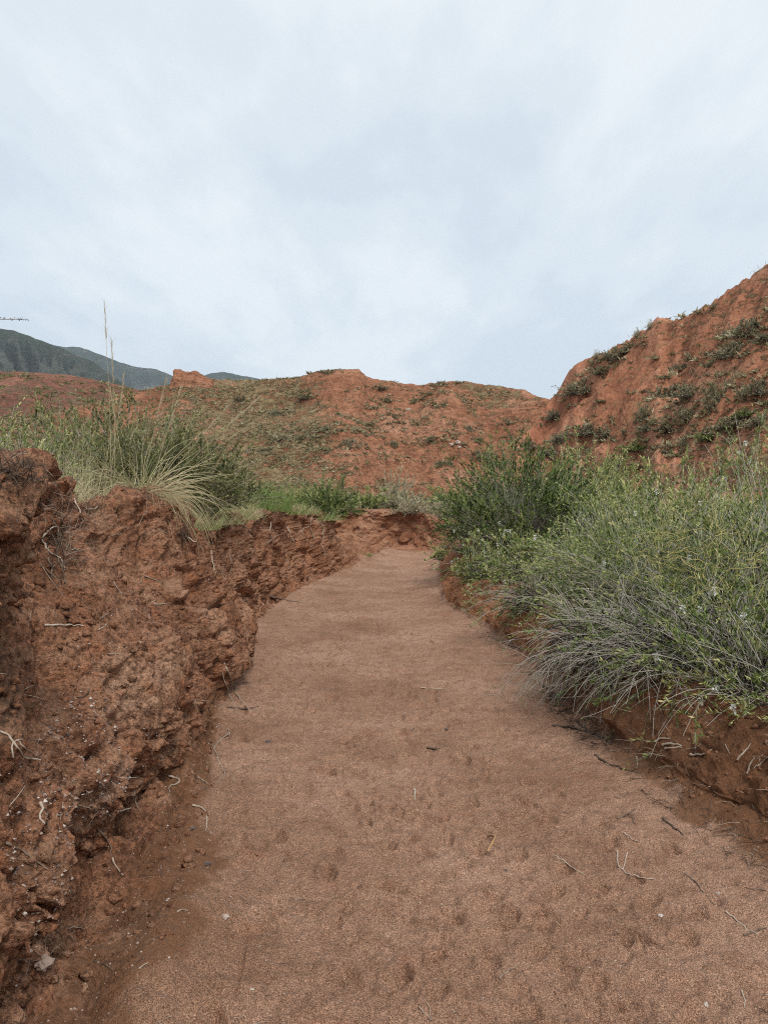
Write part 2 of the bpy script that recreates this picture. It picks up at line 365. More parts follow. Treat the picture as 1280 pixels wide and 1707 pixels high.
# left bank
sl = slice(0, cToe + 30)
Q = P[:, sl].copy(); w = wallL[:, sl]; y_ = Q[..., 1]; z_ = Q[..., 2]
warp = np.stack([fbm(Q * 1.7, 3, 11), fbm(Q * 1.7, 3, 12), fbm(Q * 1.7, 3, 13)], -1)
Qw = Q + warp * .16
far = sstep(6.0, 8.5, y_)
bulge = lambda c0, s0, a: a * np.exp(-((y_ - c0) / s0) ** 2)
hf = np.clip(z_ / 1.3, 0, 1)
d = w * (.17 * fbm(S(Qw, .9, .9, .7), 3, 21))
d += w * (bulge(6.5, .75, .22) + bulge(5.15, .22, -.20) * (1 - .3 * hf) + bulge(8.35, .16, -.16) + bulge(9.8, .8, .04) + bulge(11.4, .25, -.22) + bulge(13.6, .9, .14) + bulge(15.4, .28, -.3) + bulge(16.6, .5, .12) + bulge(3.7, .5, .08))
lum, lum2 = worley(S(Qw, 3.1, 3.1, 3.9), 31)
tal = sstep(cU - 20, cU + 20, col)[:, sl] * sstep(cT - 10, cT - 45, col)[:, sl] * sstep(6.3, 5.2, y_)
rough = 1 - .62 * tal
d *= 1 - .35 * tal
d += w * rough * (.022 * (.55 - lum) + .03 * np.clip(.25 - (lum2 - lum), 0, .25) * -2)
cv, ce = cellrand(S(Qw, 1.5, 2.1, .9), 35); cv2, ce2 = cellrand(S(Qw, 4.2, 5.6, 2.8), 36)
d -= w * .09 * far
d += w * rough * (.13 * (cv - .5) * sstep(0, .10, ce) - .085 * sstep(.06, 0, ce) + .045 * (cv2 - .5) * sstep(0, .12, ce2) - .024 * sstep(.08, 0, ce2))
strata = ridged(S(Qw, 1.4, 1.4, 7.5), 4, 41)
d += w * rough * .040 * strata * (1 - .5 * far) + w * rough * .020 * sstep(-.1, .1, fbm(S(Qw, .9, .9, 11), 3, 43)) * (1 - .5 * far)
groove = ridged(S(Qw, 4.5, 4.5, .9), 3, 51)
d -= w * rough * .06 * np.clip(groove - .35, 0, 2) * (.35 + .65 * far)
cl1, cl2 = worley(Qw * 10.5, 61)
crumb = sstep(-.15, .25, fbm(Q * 1.9, 3, 71))
crumb *= rough
cs1, cs2 = worley(Qw * 24, 62)
d += w * crumb * (.024 * (.5 - cl1) + .012 * (.5 - cs1))
d += w * .016 * fbm(Qw * 20, 4, 81, .65) * (.4 + .6 * crumb)
d += w * (.3 + .7 * rough) * .040 * np.clip(fbm(Qw * 6, 4, 82, .6), -1, .22)
d += (1 - w) * .02 * fbm(Q * 3.5, 4, 91)
hol = np.clip(fbm(S(Qw, 2.6, 2.6, 3.4), 2, 95) - .28, 0, 1)
d -= w * hol * .32
# overhanging clod close to the camera
d += w * .05 * np.exp(-((y_ - 2.1) / .35) ** 2) * sstep(1.05, 1.3, z_) * fbm(Q * 6, 2, 99)
P[:, sl] += Nn[:, sl] * d[..., None]
# sand apron and path
sl = slice(cB, cR1 + 10)
Q = P[:, sl]; y_ = Q[..., 1]; x_ = Q[..., 0]
wp = sstep(cB, cToe, col)[:, sl] * (1 - sstep(cTR + 10, cR1, col)[:, sl])
rng = np.random.default_rng(3)
z = .018 * fbm(S(Q, 1.4, 1.1, 0), 3, 101) + .013 * fbm(S(Q, 6, 6, 0), 3, 102, .55) + .007 * fbm(S(Q, 26, 26, 0), 3, 103, .6)
z += -.012 * np.clip(ridged(S(Q, 1.1, 5.0, 0), 2, 107) - .6, 0, 1)
u = (x_ - np.interp(y_, rows, TO)) / (np.interp(y_, rows, TR) - np.interp(y_, rows, TO))
z += .05 * (2 * np.clip(u, 0, 1) - 1) ** 4 - .012 * np.exp(-((u - .5) / .2) ** 2)
z += np.exp(-((x_ + .72) / .16) ** 2 - ((y_ - 2.45) / .5) ** 2) * .07      # mud mound
dents = []
for k in range(560):
    yy = math.exp(rng.uniform(math.log(1.9), math.log(17))); t_ = float(np.clip(rng.normal(.45, .2), .05, .95))
    a, b = np.interp(yy, rows, TO), np.interp(yy, rows, TR)
    dents.append((a + (b - a) * t_, yy, rng.uniform(.018, .045), rng.uniform(.025, .085), rng.uniform(-1.2, 1.2), rng.uniform(.006, .024)))
for (cx, cy, sx, sy, an, am) in dents:
    i0, i1 = np.searchsorted(rows, [cy - .4, cy + .4]); Xs = x_[i0:i1] - cx; Ys = y_[i0:i1] - cy
    a_ = Xs * math.cos(an) + Ys * math.sin(an); b_ = -Xs * math.sin(an) + Ys * math.cos(an); r2 = (a_ / sx) ** 2 + (b_ / sy) ** 2
    z[i0:i1] += 1.5 * am * (-np.exp(-r2 * 1.4) + .40 * np.exp(-(np.sqrt(r2) - 1.35) ** 2 * 6))
P[:, sl, 2] += z * wp
# right bank
sl = slice(cTR - 5, NC)
Q = P[:, sl].copy(); y_ = Q[..., 1]
w = sstep(cTR, cTR + 30, col)[:, sl] * (1 - .6 * sstep(cR3, cR3 + 60, col)[:, sl])
warp = np.stack([fbm(Q * 1.9, 3, 211), fbm(Q * 1.9, 3, 212), fbm(Q * 1.9, 3, 213)], -1); Qw = Q + warp * .15
l1, l2 = worley(Qw * 4.2, 231)
d = w * (.10 * fbm(Qw * 1.1, 3, 221) + .06 * (.5 - l1) + .018 * fbm(Qw * 9, 4, 241, .6) + .03 * ridged(S(Qw, 1.0, 1.0, 9), 3, 251) - .02)
c1, c2 = worley(Qw * 13, 261); d += w * .016 * (.5 - c1)
P[:, sl] += Nn[:, sl] * d[..., None]
# attributes
pr = np.stack([P[..., 0], P[..., 1], P[..., 2]], -1)
mud = np.zeros((NR, NC), np.float32)
mud += np.exp(-((P[..., 0] + .80) / .17) ** 2) * sstep(3.7, 3.0, P[..., 1]) * (col > cT + 60)
mud += .75 * (1 - sstep(cToe - 25, cToe + 4, col)) * (col >= cB - 10) * sstep(3.2, 3.8, P[..., 1]) * sstep(12, 6, P[..., 1])
mud += .55 * sstep(cTR - 45, cTR, col) * (col <= cR1 + 20) * sstep(9, 6, P[..., 1])
mud += .9 * sstep(cTR - 10, cTR + 20, col) * (1 - sstep(cR2, cR2 + 30, col)) * sstep(4.3, 3.6, P[..., 1])
mud = mud * (1.0 + 1.0 * fbm(S(pr, 4, 4, 0), 4, 301)); mud = np.clip(.35 * mud + .75 * sstep(.30, .55, mud), 0, 1)
org = np.zeros((NR, NC), np.float32)
top = np.exp(-((col - cLip) / 26.0) ** 2) * np.ones((NR, 1))
org += top * np.clip(.35 + 1.3 * fbm(pr * 3.3, 3, 311), 0, 1) * .9
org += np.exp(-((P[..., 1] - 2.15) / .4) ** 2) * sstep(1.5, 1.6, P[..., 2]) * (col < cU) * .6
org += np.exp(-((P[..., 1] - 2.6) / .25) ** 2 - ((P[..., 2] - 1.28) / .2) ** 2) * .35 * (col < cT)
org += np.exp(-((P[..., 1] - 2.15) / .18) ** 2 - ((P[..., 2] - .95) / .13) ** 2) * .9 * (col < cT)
org += (col < cLip) * .45 * np.clip(.6 + fbm(pr * 2, 3, 313), 0, 1)
org += (col > cR2 + 30) * .55 * np.clip(.6 + fbm(pr * 2, 3, 314), 0, 1)
org = np.clip(org, 0, 1)
def sub(name, c0, c1, mat):
    V = P[:, c0:c1 + 1]; o = mk(name, V, grid_faces(NR, c1 - c0 + 1), mat, {'mud': mud[:, c0:c1 + 1], 'organic': org[:, c0:c1 + 1]})
    tag(o, kind='structure'); return o
path = sub('path', cB + 40, cTR + 12, M_SAND)
bankL = sub('earth_bank', 0, cB + 40, M_BANK)
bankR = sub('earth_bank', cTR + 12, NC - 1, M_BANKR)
print('wash', NR, NC, round(time.time() - T0, 1))

# far bank closing the view where the wash bends
def ribbon_bank(pts, nprof, name):
    pts = np.array(pts, float); n = 420
    s_ = np.concatenate([[0], np.cumsum(np.linalg.norm(np.diff(pts[:, :2], axis=0), axis=1))]); ss = np.linspace(0, s_[-1], n)
    bx_ = np.interp(ss, s_, pts[:, 0]); by_ = np.interp(ss, s_, pts[:, 1]); tz_ = np.interp(ss, s_, pts[:, 2])
    prof = np.array([(-.45, -.03), (-.2, .02), (-.10, .12), (-.02, .42), (.0, .78), (.03, .96), (.35, 1.0), (1.6, 1.0), (5.0, 1.02)])
    tt = np.linspace(0, 1, nprof); kk = np.linspace(0, 1, len(prof)) ** 1.0
    po = np.interp(tt, kk, prof[:, 0]); pz = np.interp(tt, kk, prof[:, 1])
    V = np.zeros((n, nprof, 3), np.float32)
    V[..., 0] = bx_[:, None]; V[..., 1] = by_[:, None] + po[None]; V[..., 2] = pz[None] * tz_[:, None]
    w = sstep(.05, .3, tt)[None]
    Qw = V + .25 * np.stack([fbm(V * 1.1, 3, 1), fbm(V * 1.1, 3, 2), fbm(V * 1.1, 3, 3)], -1)
    l1, _ = worley(Qw * 2.6, 5)
    V[..., 1] -= w * (1 - .7 * sstep(.75, 1, tt)) * (.26 * fbm(Qw * .8, 3, 6) + .20 * (cellrand(Qw * 1.6, 9)[0] - .5) + .10 * (.5 - l1) + .10 * fbm(Qw * 5, 4, 7, .6) - .05)
    V[..., 2] += w * .07 * fbm(V * 1.6, 3, 8)
    og = sstep(.62, .75, tt)[None] * np.clip(.6 + fbm(V * 1.5, 3, 9), 0, 1)
    o = mk(name, V, grid_faces(n, nprof), M_BANK, {'mud': V[..., 0] * 0, 'organic': og}); tag(o, kind='structure'); return o
bankF = ribbon_bank([(-9, 21.5, 1.25), (-5, 23.6, 1.3), (-2, 25.0, 1.3), (0, 25.3, 1.32), (1.2, 25.0, 1.25), (2.0, 24.2, .95), (4, 24.3, 1.1), (9, 25, 1.5)], 110, 'earth_bank')

# the wide ground sheet
def G(x, y):
    zl = 1.36 + np.clip(-x - 2, 0, 200) * .012; zr = .60 + np.clip(x - 2.6, 0, 60) * .10
    w_ = sstep(-1, 2.5, x); near = zl * (1 - w_) + zr * w_
    farz = 1.28 + np.clip(y - 26, 0, 400) * .022
    k = sstep(24, 30, y); return near * (1 - k) + farz * k
gx = np.unique(np.concatenate([np.linspace(-40, 40, 230), np.sign(np.linspace(-1, 1, 81)) * np.abs(np.linspace(-1, 1, 81)) ** 3 * 3400]))
gy = np.unique(np.concatenate([np.linspace(-30, 60, 250), 60 + np.linspace(0, 1, 50) ** 3 * 3900, -30 - np.linspace(0, 1, 30) ** 3 * 800]))
GX, GY = np.meshgrid(gx, gy)
lx = np.interp(GY, rows, LX); rx = np.interp(GY, rows, R3X)
GZ = G(GX, GY) - .10 + .10 * fbm(np.stack([GX * .35, GY * .35, GX * 0], -1), 4, 400) * (np.abs(GX) < 300)
inside = (GX > lx - 11.5) & (GX < rx + 7.5) & (GY < 26.6) & (GY > .4)
inside |= (GX > -8) & (GX < 8) & (GY < 28) & (GY > 20)
GZ = np.where(inside, -.45, GZ)
ground = mk('ground', np.stack([GX, GY, GZ], -1), grid_faces(*GX.shape), M_GROUND, {'mud': GX * 0, 'organic': np.clip(.35 + fbm(np.stack([GX * .3, GY * .3, GX * 0], -1), 3, 9), 0, 1)})
tag(ground, kind='structure')

# ------------------------------------------------------------------ hills and mountains
HILLV = {}
def hill(name, keys, nu, nv, disp, mat, rowpow=1.0, shp=1.15, back=1.7, edge=None):
    k = np.array(keys, float); px = np.linspace(k[0, 0], k[-1, 0], nu)
    py = np.interp(px, k[:, 0], k[:, 1]); yr = np.interp(px, k[:, 0], k[:, 2]); yb = np.interp(px, k[:, 0], k[:, 3]); zb = np.interp(px, k[:, 0], k[:, 4])
    kk = np.hanning(max(5, nu // 90)); kk /= kk.sum(); h_ = len(kk) // 2
    sm = lambda a: np.convolve(np.pad(a, h_, 'edge'), kk, 'same')[h_:-h_]
    yr, yb, zb = sm(sm(yr)), sm(sm(yb)), sm(zb) - .9
    t = np.concatenate([np.linspace(0, 1, int(nv * .78), endpoint=False), np.linspace(1, back, nv - int(nv * .78))])
    Y = yb[:, None] + (yr - yb)[:, None] * t[None]
    zr = EYE + (HOR - py) / F * yr
    f = np.where(t < 1, t ** shp, 1 - ((np.clip(t - 1, 0, 9)) / (back - 1)) ** 1.5)
    f = np.where((t > .93) & (t <= 1), np.interp(t, [.93, 1], [.93 ** shp, 1]), f)
    Z = zb[:, None] + (zr - zb)[:, None] * f[None]
    X = (px[:, None] - 640) / F * Y
    V = np.stack([X, Y, Z], -1).astype(np.float32)
    dz, veg = disp(V, px[:, None] + 0 * t[None], t[None] + 0 * px[:, None])
    V[..., 2] += dz
    o = mk(name, V, grid_faces(*V.shape[:2])[:, ::-1], mat, {'veg': veg}); tag(o, kind='structure')
    HILLV[mat.name] = (V, veg * np.ones(V.shape[:2])); return o
def d_center(V, px, t):
    fade = sstep(1.0, .86, t) * sstep(0, .06, t); f2 = np.where(t > 1, 1, fade)
    W = V + 1.8 * np.stack([fbm(V * .12, 3, 1), fbm(V * .12, 3, 2), V[..., 2] * 0], -1)
    big = 1.5 * fbm(S(W, .09, .07, 0), 3, 3)
    gul = ridged(S(W, .16, .05, 0), 3, 4)
    right = sstep(520, 720, px)
    z = f2 * (big - .55 * np.clip(gul, -.3, 2) * (.7 + 1.2 * right))
    terr = fbm(S(W, .25, .25, 1.6), 3, 8)
    small = .22 * fbm(V * .8, 3, 5) + .16 * ridged(S(V, 1.6, .8, 1.2), 3, 6) + .22 * terr
    z += small * (.35 + .65 * fade)
    veg = 1.0 - 1.0 * sstep(470, 640, px + 60 * fbm(S(V, .08, .08, 0), 2, 7)) + .5 * sstep(.38, .12, t)
    veg += .9 * np.exp(-((px - 815) / 55.) ** 2) * sstep(.86, .93, t)
    veg -= .8 * np.exp(-((px - 570) / 40.) ** 2) * sstep(.6, .9, t)
    veg -= .9 * np.exp(-((px - 200) / 110.) ** 2) * sstep(.55, .75, t)
    return z, veg
hillC = hill('hill', [(-250, 700, 60, 40, 2.0), (60, 694, 60, 40, 2.0), (110, 684, 60, 40, 2.0), (200, 662, 62, 39, 1.9), (278, 643, 63, 38, 1.9), (350, 631, 64, 38, 1.8), (400, 637, 64, 37, 1.8), (440, 634, 63, 37, 1.7), (500, 629, 62, 36, 1.7), (530, 620, 61, 36, 1.7), (560, 616, 61, 36, 1.7), (597, 617, 61, 36, 1.7), (612, 629, 62, 36, 1.7), (650, 637, 63, 36, 1.7), (700, 643, 63, 36, 1.7), (735, 636, 62, 36, 1.7), (775, 637, 61, 37, 1.7), (830, 645, 60, 38, 1.7), (875, 652, 59, 39, 1.7), (893, 663, 58, 40, 1.7), (918, 668, 57, 41, 1.8), (960, 672, 57, 42, 1.9), (1100, 660, 58, 44, 2)], 1100, 300, d_center, M_HILL)
def d_right(V, px, t):
    fade = sstep(1.0, .88, t) * sstep(0, .08, t); f2 = np.where(t > 1, 1, fade)
    W = V + 1.2 * np.stack([fbm(V * .2, 3, 31), fbm(V * .2, 3, 32), V[..., 2] * 0], -1)
    q = px - 430 * t + 60 * fbm(S(V, .15, .15, 0), 2, 37)
    ril = ridged(np.stack([q / 62, t * .8, q * 0], -1), 3, 33, .5)
    z = f2 * (.8 * fbm(S(W, .16, .16, 0), 3, 34) - 1.35 * sstep(1650, 1250, px) * np.clip(ril - .1, 0, 2))
    # rounded lobes at the left shoulder with a crease under them
    cr = np.abs((px - 1005) - 520 * (t - .55) + 30 * np.sin(t * 9))
    lobe = sstep(1180, 1040, px)
    z += lobe * f2 * (-.95 * np.exp(-(cr / 9) ** 2) + .55 * np.exp(-((cr - 38) / 26) ** 2))
    z += (.07 * fbm(V * 1.1, 4, 35) + .42 * sstep(1800, 1200, px) * ridged(np.stack([q / 21, t * 1.3, q * 0], -1), 3, 36)) * (.4 + .6 * fade)
    veg = .25 + .6 * sstep(.5, .1, t) + .3 * sstep(1150, 1280, px) * sstep(.6, .3, t) - .6 * lobe * sstep(.3, .6, t)
    return z, veg
hillR = hill('hill', [(860, 745, 46, 40, 1.6), (900, 700, 47, 38, 1.6), (918, 668, 48, 37, 1.6), (926, 662, 47.5, 37, 1.6), (935, 644, 47, 36, 1.6), (944, 630, 47, 36, 1.6), (956, 616, 46, 35, 1.6), (972, 604, 46, 35, 1.6), (994, 596, 44.5, 33, 1.5), (1010, 592, 44, 33, 1.5), (1026, 582, 44, 32, 1.5), (1050, 570, 43, 30, 1.5), (1072, 552, 42, 29, 1.5), (1085, 542, 41.5, 28, 1.5), (1095, 536, 41, 27.5, 1.5), (1110, 537, 41, 27, 1.5), (1122, 541, 40, 26.5, 1.4), (1134, 537, 40, 26, 1.4), (1150, 529, 39, 25, 1.4), (1185, 510, 38, 23, 1.4), (1220, 484, 37, 21.5, 1.3), (1250, 466, 36, 20, 1.3), (1280, 446, 35, 19, 1.3), (1400, 390, 32, 15, 1.2), (1700, 330, 27, 12, 1.3), (2300, 420, 20, 9, 1.5)], 900, 300, d_right, M_HILLR)
def d_far(V, px, t):
    fade = sstep(1, .85, t); f2 = np.where(t > 1, 1, fade)
    z = f2 * (2.2 * fbm(S(V, .04, .03, 0), 3, 41) - 1.0 * ridged(S(V, .07, .02, 0), 3, 42)) + .3 * fbm(V * .5, 3, 43) * (.3 + .7 * fade)
    return z, .5 + .5 * fbm(S(V, .05, .05, 0), 2, 44)
hillF = hill('hill', [(-500, 600, 125, 70, 3), (-100, 616, 125, 70, 3), (0, 620, 125, 70, 3), (60, 621, 125, 70, 3), (120, 626, 124, 70, 3), (190, 640, 122, 70, 3), (240, 652, 120, 70, 3), (330, 668, 120, 70, 3)], 420, 140, d_far, M_HILLF)
def d_mtn(V, px, t):
    q = px + 45 * t + 22 * fbm(V * .004, 2, 57); f = np.where(t > 1, 0, sstep(1, .72, t) * sstep(0, .1, t))
    c_ = np.clip(1.2 - ridged(np.stack([q / 34, t * 1.3, px * 0], -1), 5, 56, .55), 0, 1.5)
    return -f * 130 * c_ + 2 * fbm(V * .03, 3, 54), .15 + .75 * c_ + .5 * sstep(.75, .95, t)
mtn1 = hill('mountain', [(-900, 470, 1350, 750, 10), (-300, 520, 1350, 750, 10), (0, 547, 1350, 750, 10), (25, 551, 1350, 750, 10), (60, 565, 1340, 750, 10), (95, 577, 1330, 750, 10), (125, 590, 1320, 750, 10), (160, 605, 1300, 740, 10), (185, 625, 1250, 740, 10), (215, 645, 1200, 730, 10), (260, 680, 1150, 720, 10)], 460, 170, d_mtn, M_MTN, shp=1.0)
mtn2 = hill('mountain', [(-400, 560, 2600, 1700, 20), (60, 572, 2600, 1700, 20), (110, 579, 2600, 1700, 20), (135, 579, 2600, 1700, 20), (160, 588, 2600, 1700, 20), (200, 604, 2600, 1700, 20), (232, 613, 2600, 1700, 20), (262, 616, 2600, 1700, 20), (290, 627, 2600, 1700, 20), (320, 634, 2600, 1700, 20), (350, 623, 2600, 1700, 20), (372, 620, 2600, 1700, 20), (400, 626, 2600, 1700, 20), (440, 633, 2600, 1700, 20), (500, 648, 2600, 1700, 20), (640, 670, 2600, 1700, 20), (1400, 690, 2600, 1700, 20)], 500, 120, d_mtn, M_MTN, shp=1.0)
print('hills', round(time.time() - T0, 1))
bpy.context.view_layer.update()

# ------------------------------------------------------------------ placing on the terrain
TERR = [path, bankL, bankR, bankF, hillC, hillR, hillF, ground]
cp, sp_ = math.cos(PITCH), math.sin(PITCH)
def ray(px, py):
    a, b = (px - 640) / F, -(py - 853.5) / F
    return Vector((a, cp + b * sp_, -sp_ + b * cp)).normalized()
def cast(o, d, objs=TERR):
    best = None; bd = 1e9
    for t in objs:
        ok, loc, nor, _ = t.ray_cast(o, d)
        if ok and (loc - o).length < bd: bd = (loc - o).length; best = (loc, nor)
    return best
def at(px, py, objs=TERR): return cast(Vector((0, 0, EYE)), ray(px, py), objs)
def drop(x, y, objs=TERR, top=60):
    h = cast(Vector((x, y, top)), Vector((0, 0, -1)), objs); return h[0] if h else Vector((x, y, 0))

# ------------------------------------------------------------------ plants
def nrm(a): return a / (np.linalg.norm(a, axis=-1, keepdims=True) + 1e-9)
def grow(rng, base, d, L, segs, droop, wig):
    n = len(base); p = base.copy(); pts = [p.copy()]; st = (L / segs)[:, None]
    for i in range(segs):
        d = nrm(d + np.array([0, 0, -1.]) * (droop * (.4 + 1.2 * i / segs))[:, None] / segs + rng.normal(0, wig, (n, 3)))
        p = p + d * st; pts.append(p.copy())
    return np.stack(pts, 1)
def tubes(paths, r0, r1, tint, sides=3):
    n, s, _ = paths.shape
    tan = nrm(np.gradient(paths, axis=1)); ref = np.where(np.abs(tan[..., 2:3]) < .9, np.array([0, 0, 1.]), np.array([1., 0, 0]))
    a = nrm(np.cross(tan, ref)); b = np.cross(tan, a)
    rad = (np.asarray(r0).reshape(-1, 1) + (np.asarray(r1).reshape(-1, 1) - np.asarray(r0).reshape(-1, 1)) * np.linspace(0, 1, s)[None]) * np.ones((n, s))
    ang = np.arange(sides) * 2 * np.pi / sides
    V = paths[:, :, None] + rad[..., None, None] * (a[:, :, None] * np.cos(ang)[:, None] + b[:, :, None] * np.sin(ang)[:, None])
    T = np.repeat((tint * np.ones((n, s)))[..., None], sides, 2)
    i = (np.arange(n)[:, None, None] * s + np.arange(s - 1)[None, :, None]) * sides; k = np.arange(sides)[None, None]
    k2 = (k + 1) % sides
    Fc = np.stack([i + k, i + k2, i + sides + k2, i + sides + k], -1).reshape(-1, 4)
    return V.reshape(-1, 3), Fc, T.ravel()
def leaves(rng, pos, d, L, W, tint):
    n = len(pos); d = nrm(d); side = nrm(np.cross(d, rng.normal(0, 1, (n, 3)))); up = np.cross(side, d)
    L = L[:, None]; W = W[:, None]
    V = np.stack([pos, pos + d * L * .45 + side * W + up * W * .3, pos + d * L + up * L * -.05, pos + d * L * .45 - side * W + up * W * .3], 1)
    Fc = np.arange(n * 4).reshape(-1, 4); return V.reshape(-1, 3), Fc, np.repeat(tint, 4)
def blades(paths, w0, tint):
    n, s, _ = paths.shape; tan = nrm(np.gradient(paths, axis=1)); side = nrm(np.cross(tan, np.array([0.3, 1., .2])) + 1e-6)
    wd = np.asarray(w0).reshape(-1, 1) * (1 - np.linspace(0, 1, s)[None] ** 1.6 * .93)
    V = np.stack([paths - side * wd[..., None], paths + side * wd[..., None]], 2)
    i = (np.arange(n)[:, None] * s + np.arange(s - 1)[None]) * 2
    Fc = np.stack([i, i + 1, i + 3, i + 2], -1).reshape(-1, 4)
    return V.reshape(-1, 3), Fc, np.repeat((tint * np.ones((n, s)))[..., None], 2, 2).ravel()
def join(parts):
    V, Fc, T = [], [], []; o = 0
    for v, f, t in parts: V.append(v); Fc.append(f + o); T.append(t); o += len(v)
    return np.concatenate(V), np.concatenate(Fc), np.concatenate(T)
def part(name, data, mat, parent=None):
    V, Fc, T = data; return mk(name, V, Fc, mat, {'tint': T}, True, parent)
def sph_dirs(rng, n, tmin, tmax, bias=None):
    th = np.radians(tmin + (tmax - tmin) * np.sqrt(rng.random(n))); ph = rng.random(n) * 2 * np.pi
    d = np.stack([np.sin(th) * np.cos(ph), np.sin(th) * np.sin(ph), np.cos(th)], -1)
    if bias is not None: d = nrm(d + np.array(bias))
    return d
def flower_data(rng, pos, size):
    out_ = []
    for k in range(4):
        dd = nrm(rng.normal(0, 1, (len(pos), 3)) + np.array([0, -.3, .6]))
        out_.append(leaves(rng, pos, dd, size * rng.uniform(.8, 1.2, len(pos)), size * .42 * np.ones(len(pos)), rng.random(len(pos))))
    return join(out_)
def shrub_data(seed, R_=1.0, H=1.0, mains=200, sec=8, lv=14, leafL=.035, leafW=.0035, droop=1.0, wig=.06, rad=.003, base_r=.25, leafy=.35, tmax=80, bias=None, fl=0, green=.55, upw=.5, seclen=.26, shade_core=1.2, lmin=.5):
    rng = np.random.default_rng(seed); n = mains
    ph = rng.random(n) * 2 * np.pi; rr = base_r * np.sqrt(rng.random(n))
    base = np.stack([rr * np.cos(ph), rr * np.sin(ph), -.03 * np.ones(n)], -1)
    d = sph_dirs(rng, n, 0, tmax, bias); hor = np.sqrt(1 - np.clip(d[:, 2], -1, 1) ** 2)
    L = (H * (1 - hor) + R_ * hor) * rng.uniform(lmin, 1.10, n)
    main = grow(rng, base, d, L, 7, droop * rng.uniform(.3, 1.3, n), wig)
    tf = np.linspace(.12, .55, 8)[None] * np.ones((n, 1)) + rng.uniform(-.06, .14, (n, 1))
    ns = n * sec; idx = rng.integers(0, n, ns); t = .3 + .7 * rng.random(ns) ** .8; f = t * 7; i0 = np.minimum(f.astype(int), 6); fr = (f - i0)[:, None]
    sp = main[idx, i0] * (1 - fr) + main[idx, i0 + 1] * fr; st = nrm(main[idx, i0 + 1] - main[idx, i0])
    sdv = nrm(st * .9 + rng.normal(0, .45, (ns, 3)) + np.array([0, 0, upw]))
    sL = seclen * L[idx] * rng.uniform(.5, 1.2, ns) * (1.15 - .4 * t)
    secp = grow(rng, sp, sdv, sL, 4, .3 * np.ones(ns), wig * 1.3)
    nc = int(n * shade_core); ci_ = rng.integers(0, n, nc); cd_ = sph_dirs(rng, nc, 0, min(tmax + 5, 92), bias)  # near-black inner stems, added to darken the gaps like deep shade
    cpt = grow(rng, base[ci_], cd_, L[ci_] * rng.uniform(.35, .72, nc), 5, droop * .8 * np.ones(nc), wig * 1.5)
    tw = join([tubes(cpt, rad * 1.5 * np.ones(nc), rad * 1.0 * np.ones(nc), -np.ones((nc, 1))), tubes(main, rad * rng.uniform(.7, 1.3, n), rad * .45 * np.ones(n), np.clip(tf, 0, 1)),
               tubes(secp, rad * .5 * np.ones(ns), rad * .28 * np.ones(ns), np.clip((t[:, None] * .6 + .25 * np.linspace(0, 1, 5)[None]) + rng.normal(0, .12, (ns, 1)), 0, 1))])
    nl = ns * lv; li = rng.integers(0, ns, nl); keep = t[li] > leafy + rng.normal(0, .12, nl); li = li[keep]; nl = len(li)
    lt = rng.random(nl) * 4; j = np.minimum(lt.astype(int), 3); fr = (lt - j)[:, None]
    lp = secp[li, j] * (1 - fr) + secp[li, j + 1] * fr; ld = nrm(secp[li, j + 1] - secp[li, j]) + rng.normal(0, .38, (nl, 3)) + np.array([0, 0, .25])
    hh = np.clip(t[li] - .45, 0, 1)
    ti = np.clip(green - .05 + .40 * (lt / 4 - .5) + rng.normal(0, .13, nl) + (rng.random(ns)[li] - .5) * .35 + (rng.random(n)[idx][li] - .5) * .5, 0, 1)
    lf = leaves(rng, lp, ld, leafL * rng.uniform(.6, 1.3, nl), leafW * rng.uniform(.7, 1.3, nl), ti)
    flw = None
    if fl:
        k = rng.choice(np.where(t > .8)[0], fl); flw = secp[k, -1]
    return tw, lf, flw
FLM = None
def shrub(name, loc, label, seed, mat=None, scale=1, rz=0, group=None, cat='shrub', **k):
    tw, lf, flw = shrub_data(seed, **k)
    e_ = empty(name, loc, label, cat, group); e_.scale = (scale,) * 3; e_.rotation_euler.z = rz
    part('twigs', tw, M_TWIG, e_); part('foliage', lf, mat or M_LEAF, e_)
    if flw is not None:
        global FLM
        for i_, q in enumerate(flw):
            if FLM is None:
                o_ = part('flower', flower_data(np.random.default_rng(3), np.zeros((5, 3)) + np.random.default_rng(4).normal(0, .008, (5, 3)), .016), M_FLOWER, e_); FLM = o_.data
            else: o_ = bpy.data.objects.new('flower', FLM); C.objects.link(o_); o_.parent = e_
            o_.location = q; o_.rotation_euler = (0, 0, i_ * 1.7)
    return e_
def copy_thing(src, loc, label, rz=0, scale=1, group=None, sz=None):
    e_ = src.copy(); C.objects.link(e_); e_.location = loc; e_.rotation_euler = (0, 0, rz)
    e_.scale = (scale, scale, sz if sz else scale); e_['label'] = label
    if group: e_['group'] = group
    for ch in src.children:
        q = ch.copy(); C.objects.link(q); q.parent = e_
    return e_
def pos_on(px, Y, dz=0.0, objs=None):
    x = (px - 640) / F * Y; p = drop(x, Y, objs or TERR, 30); p.z += dz; return p
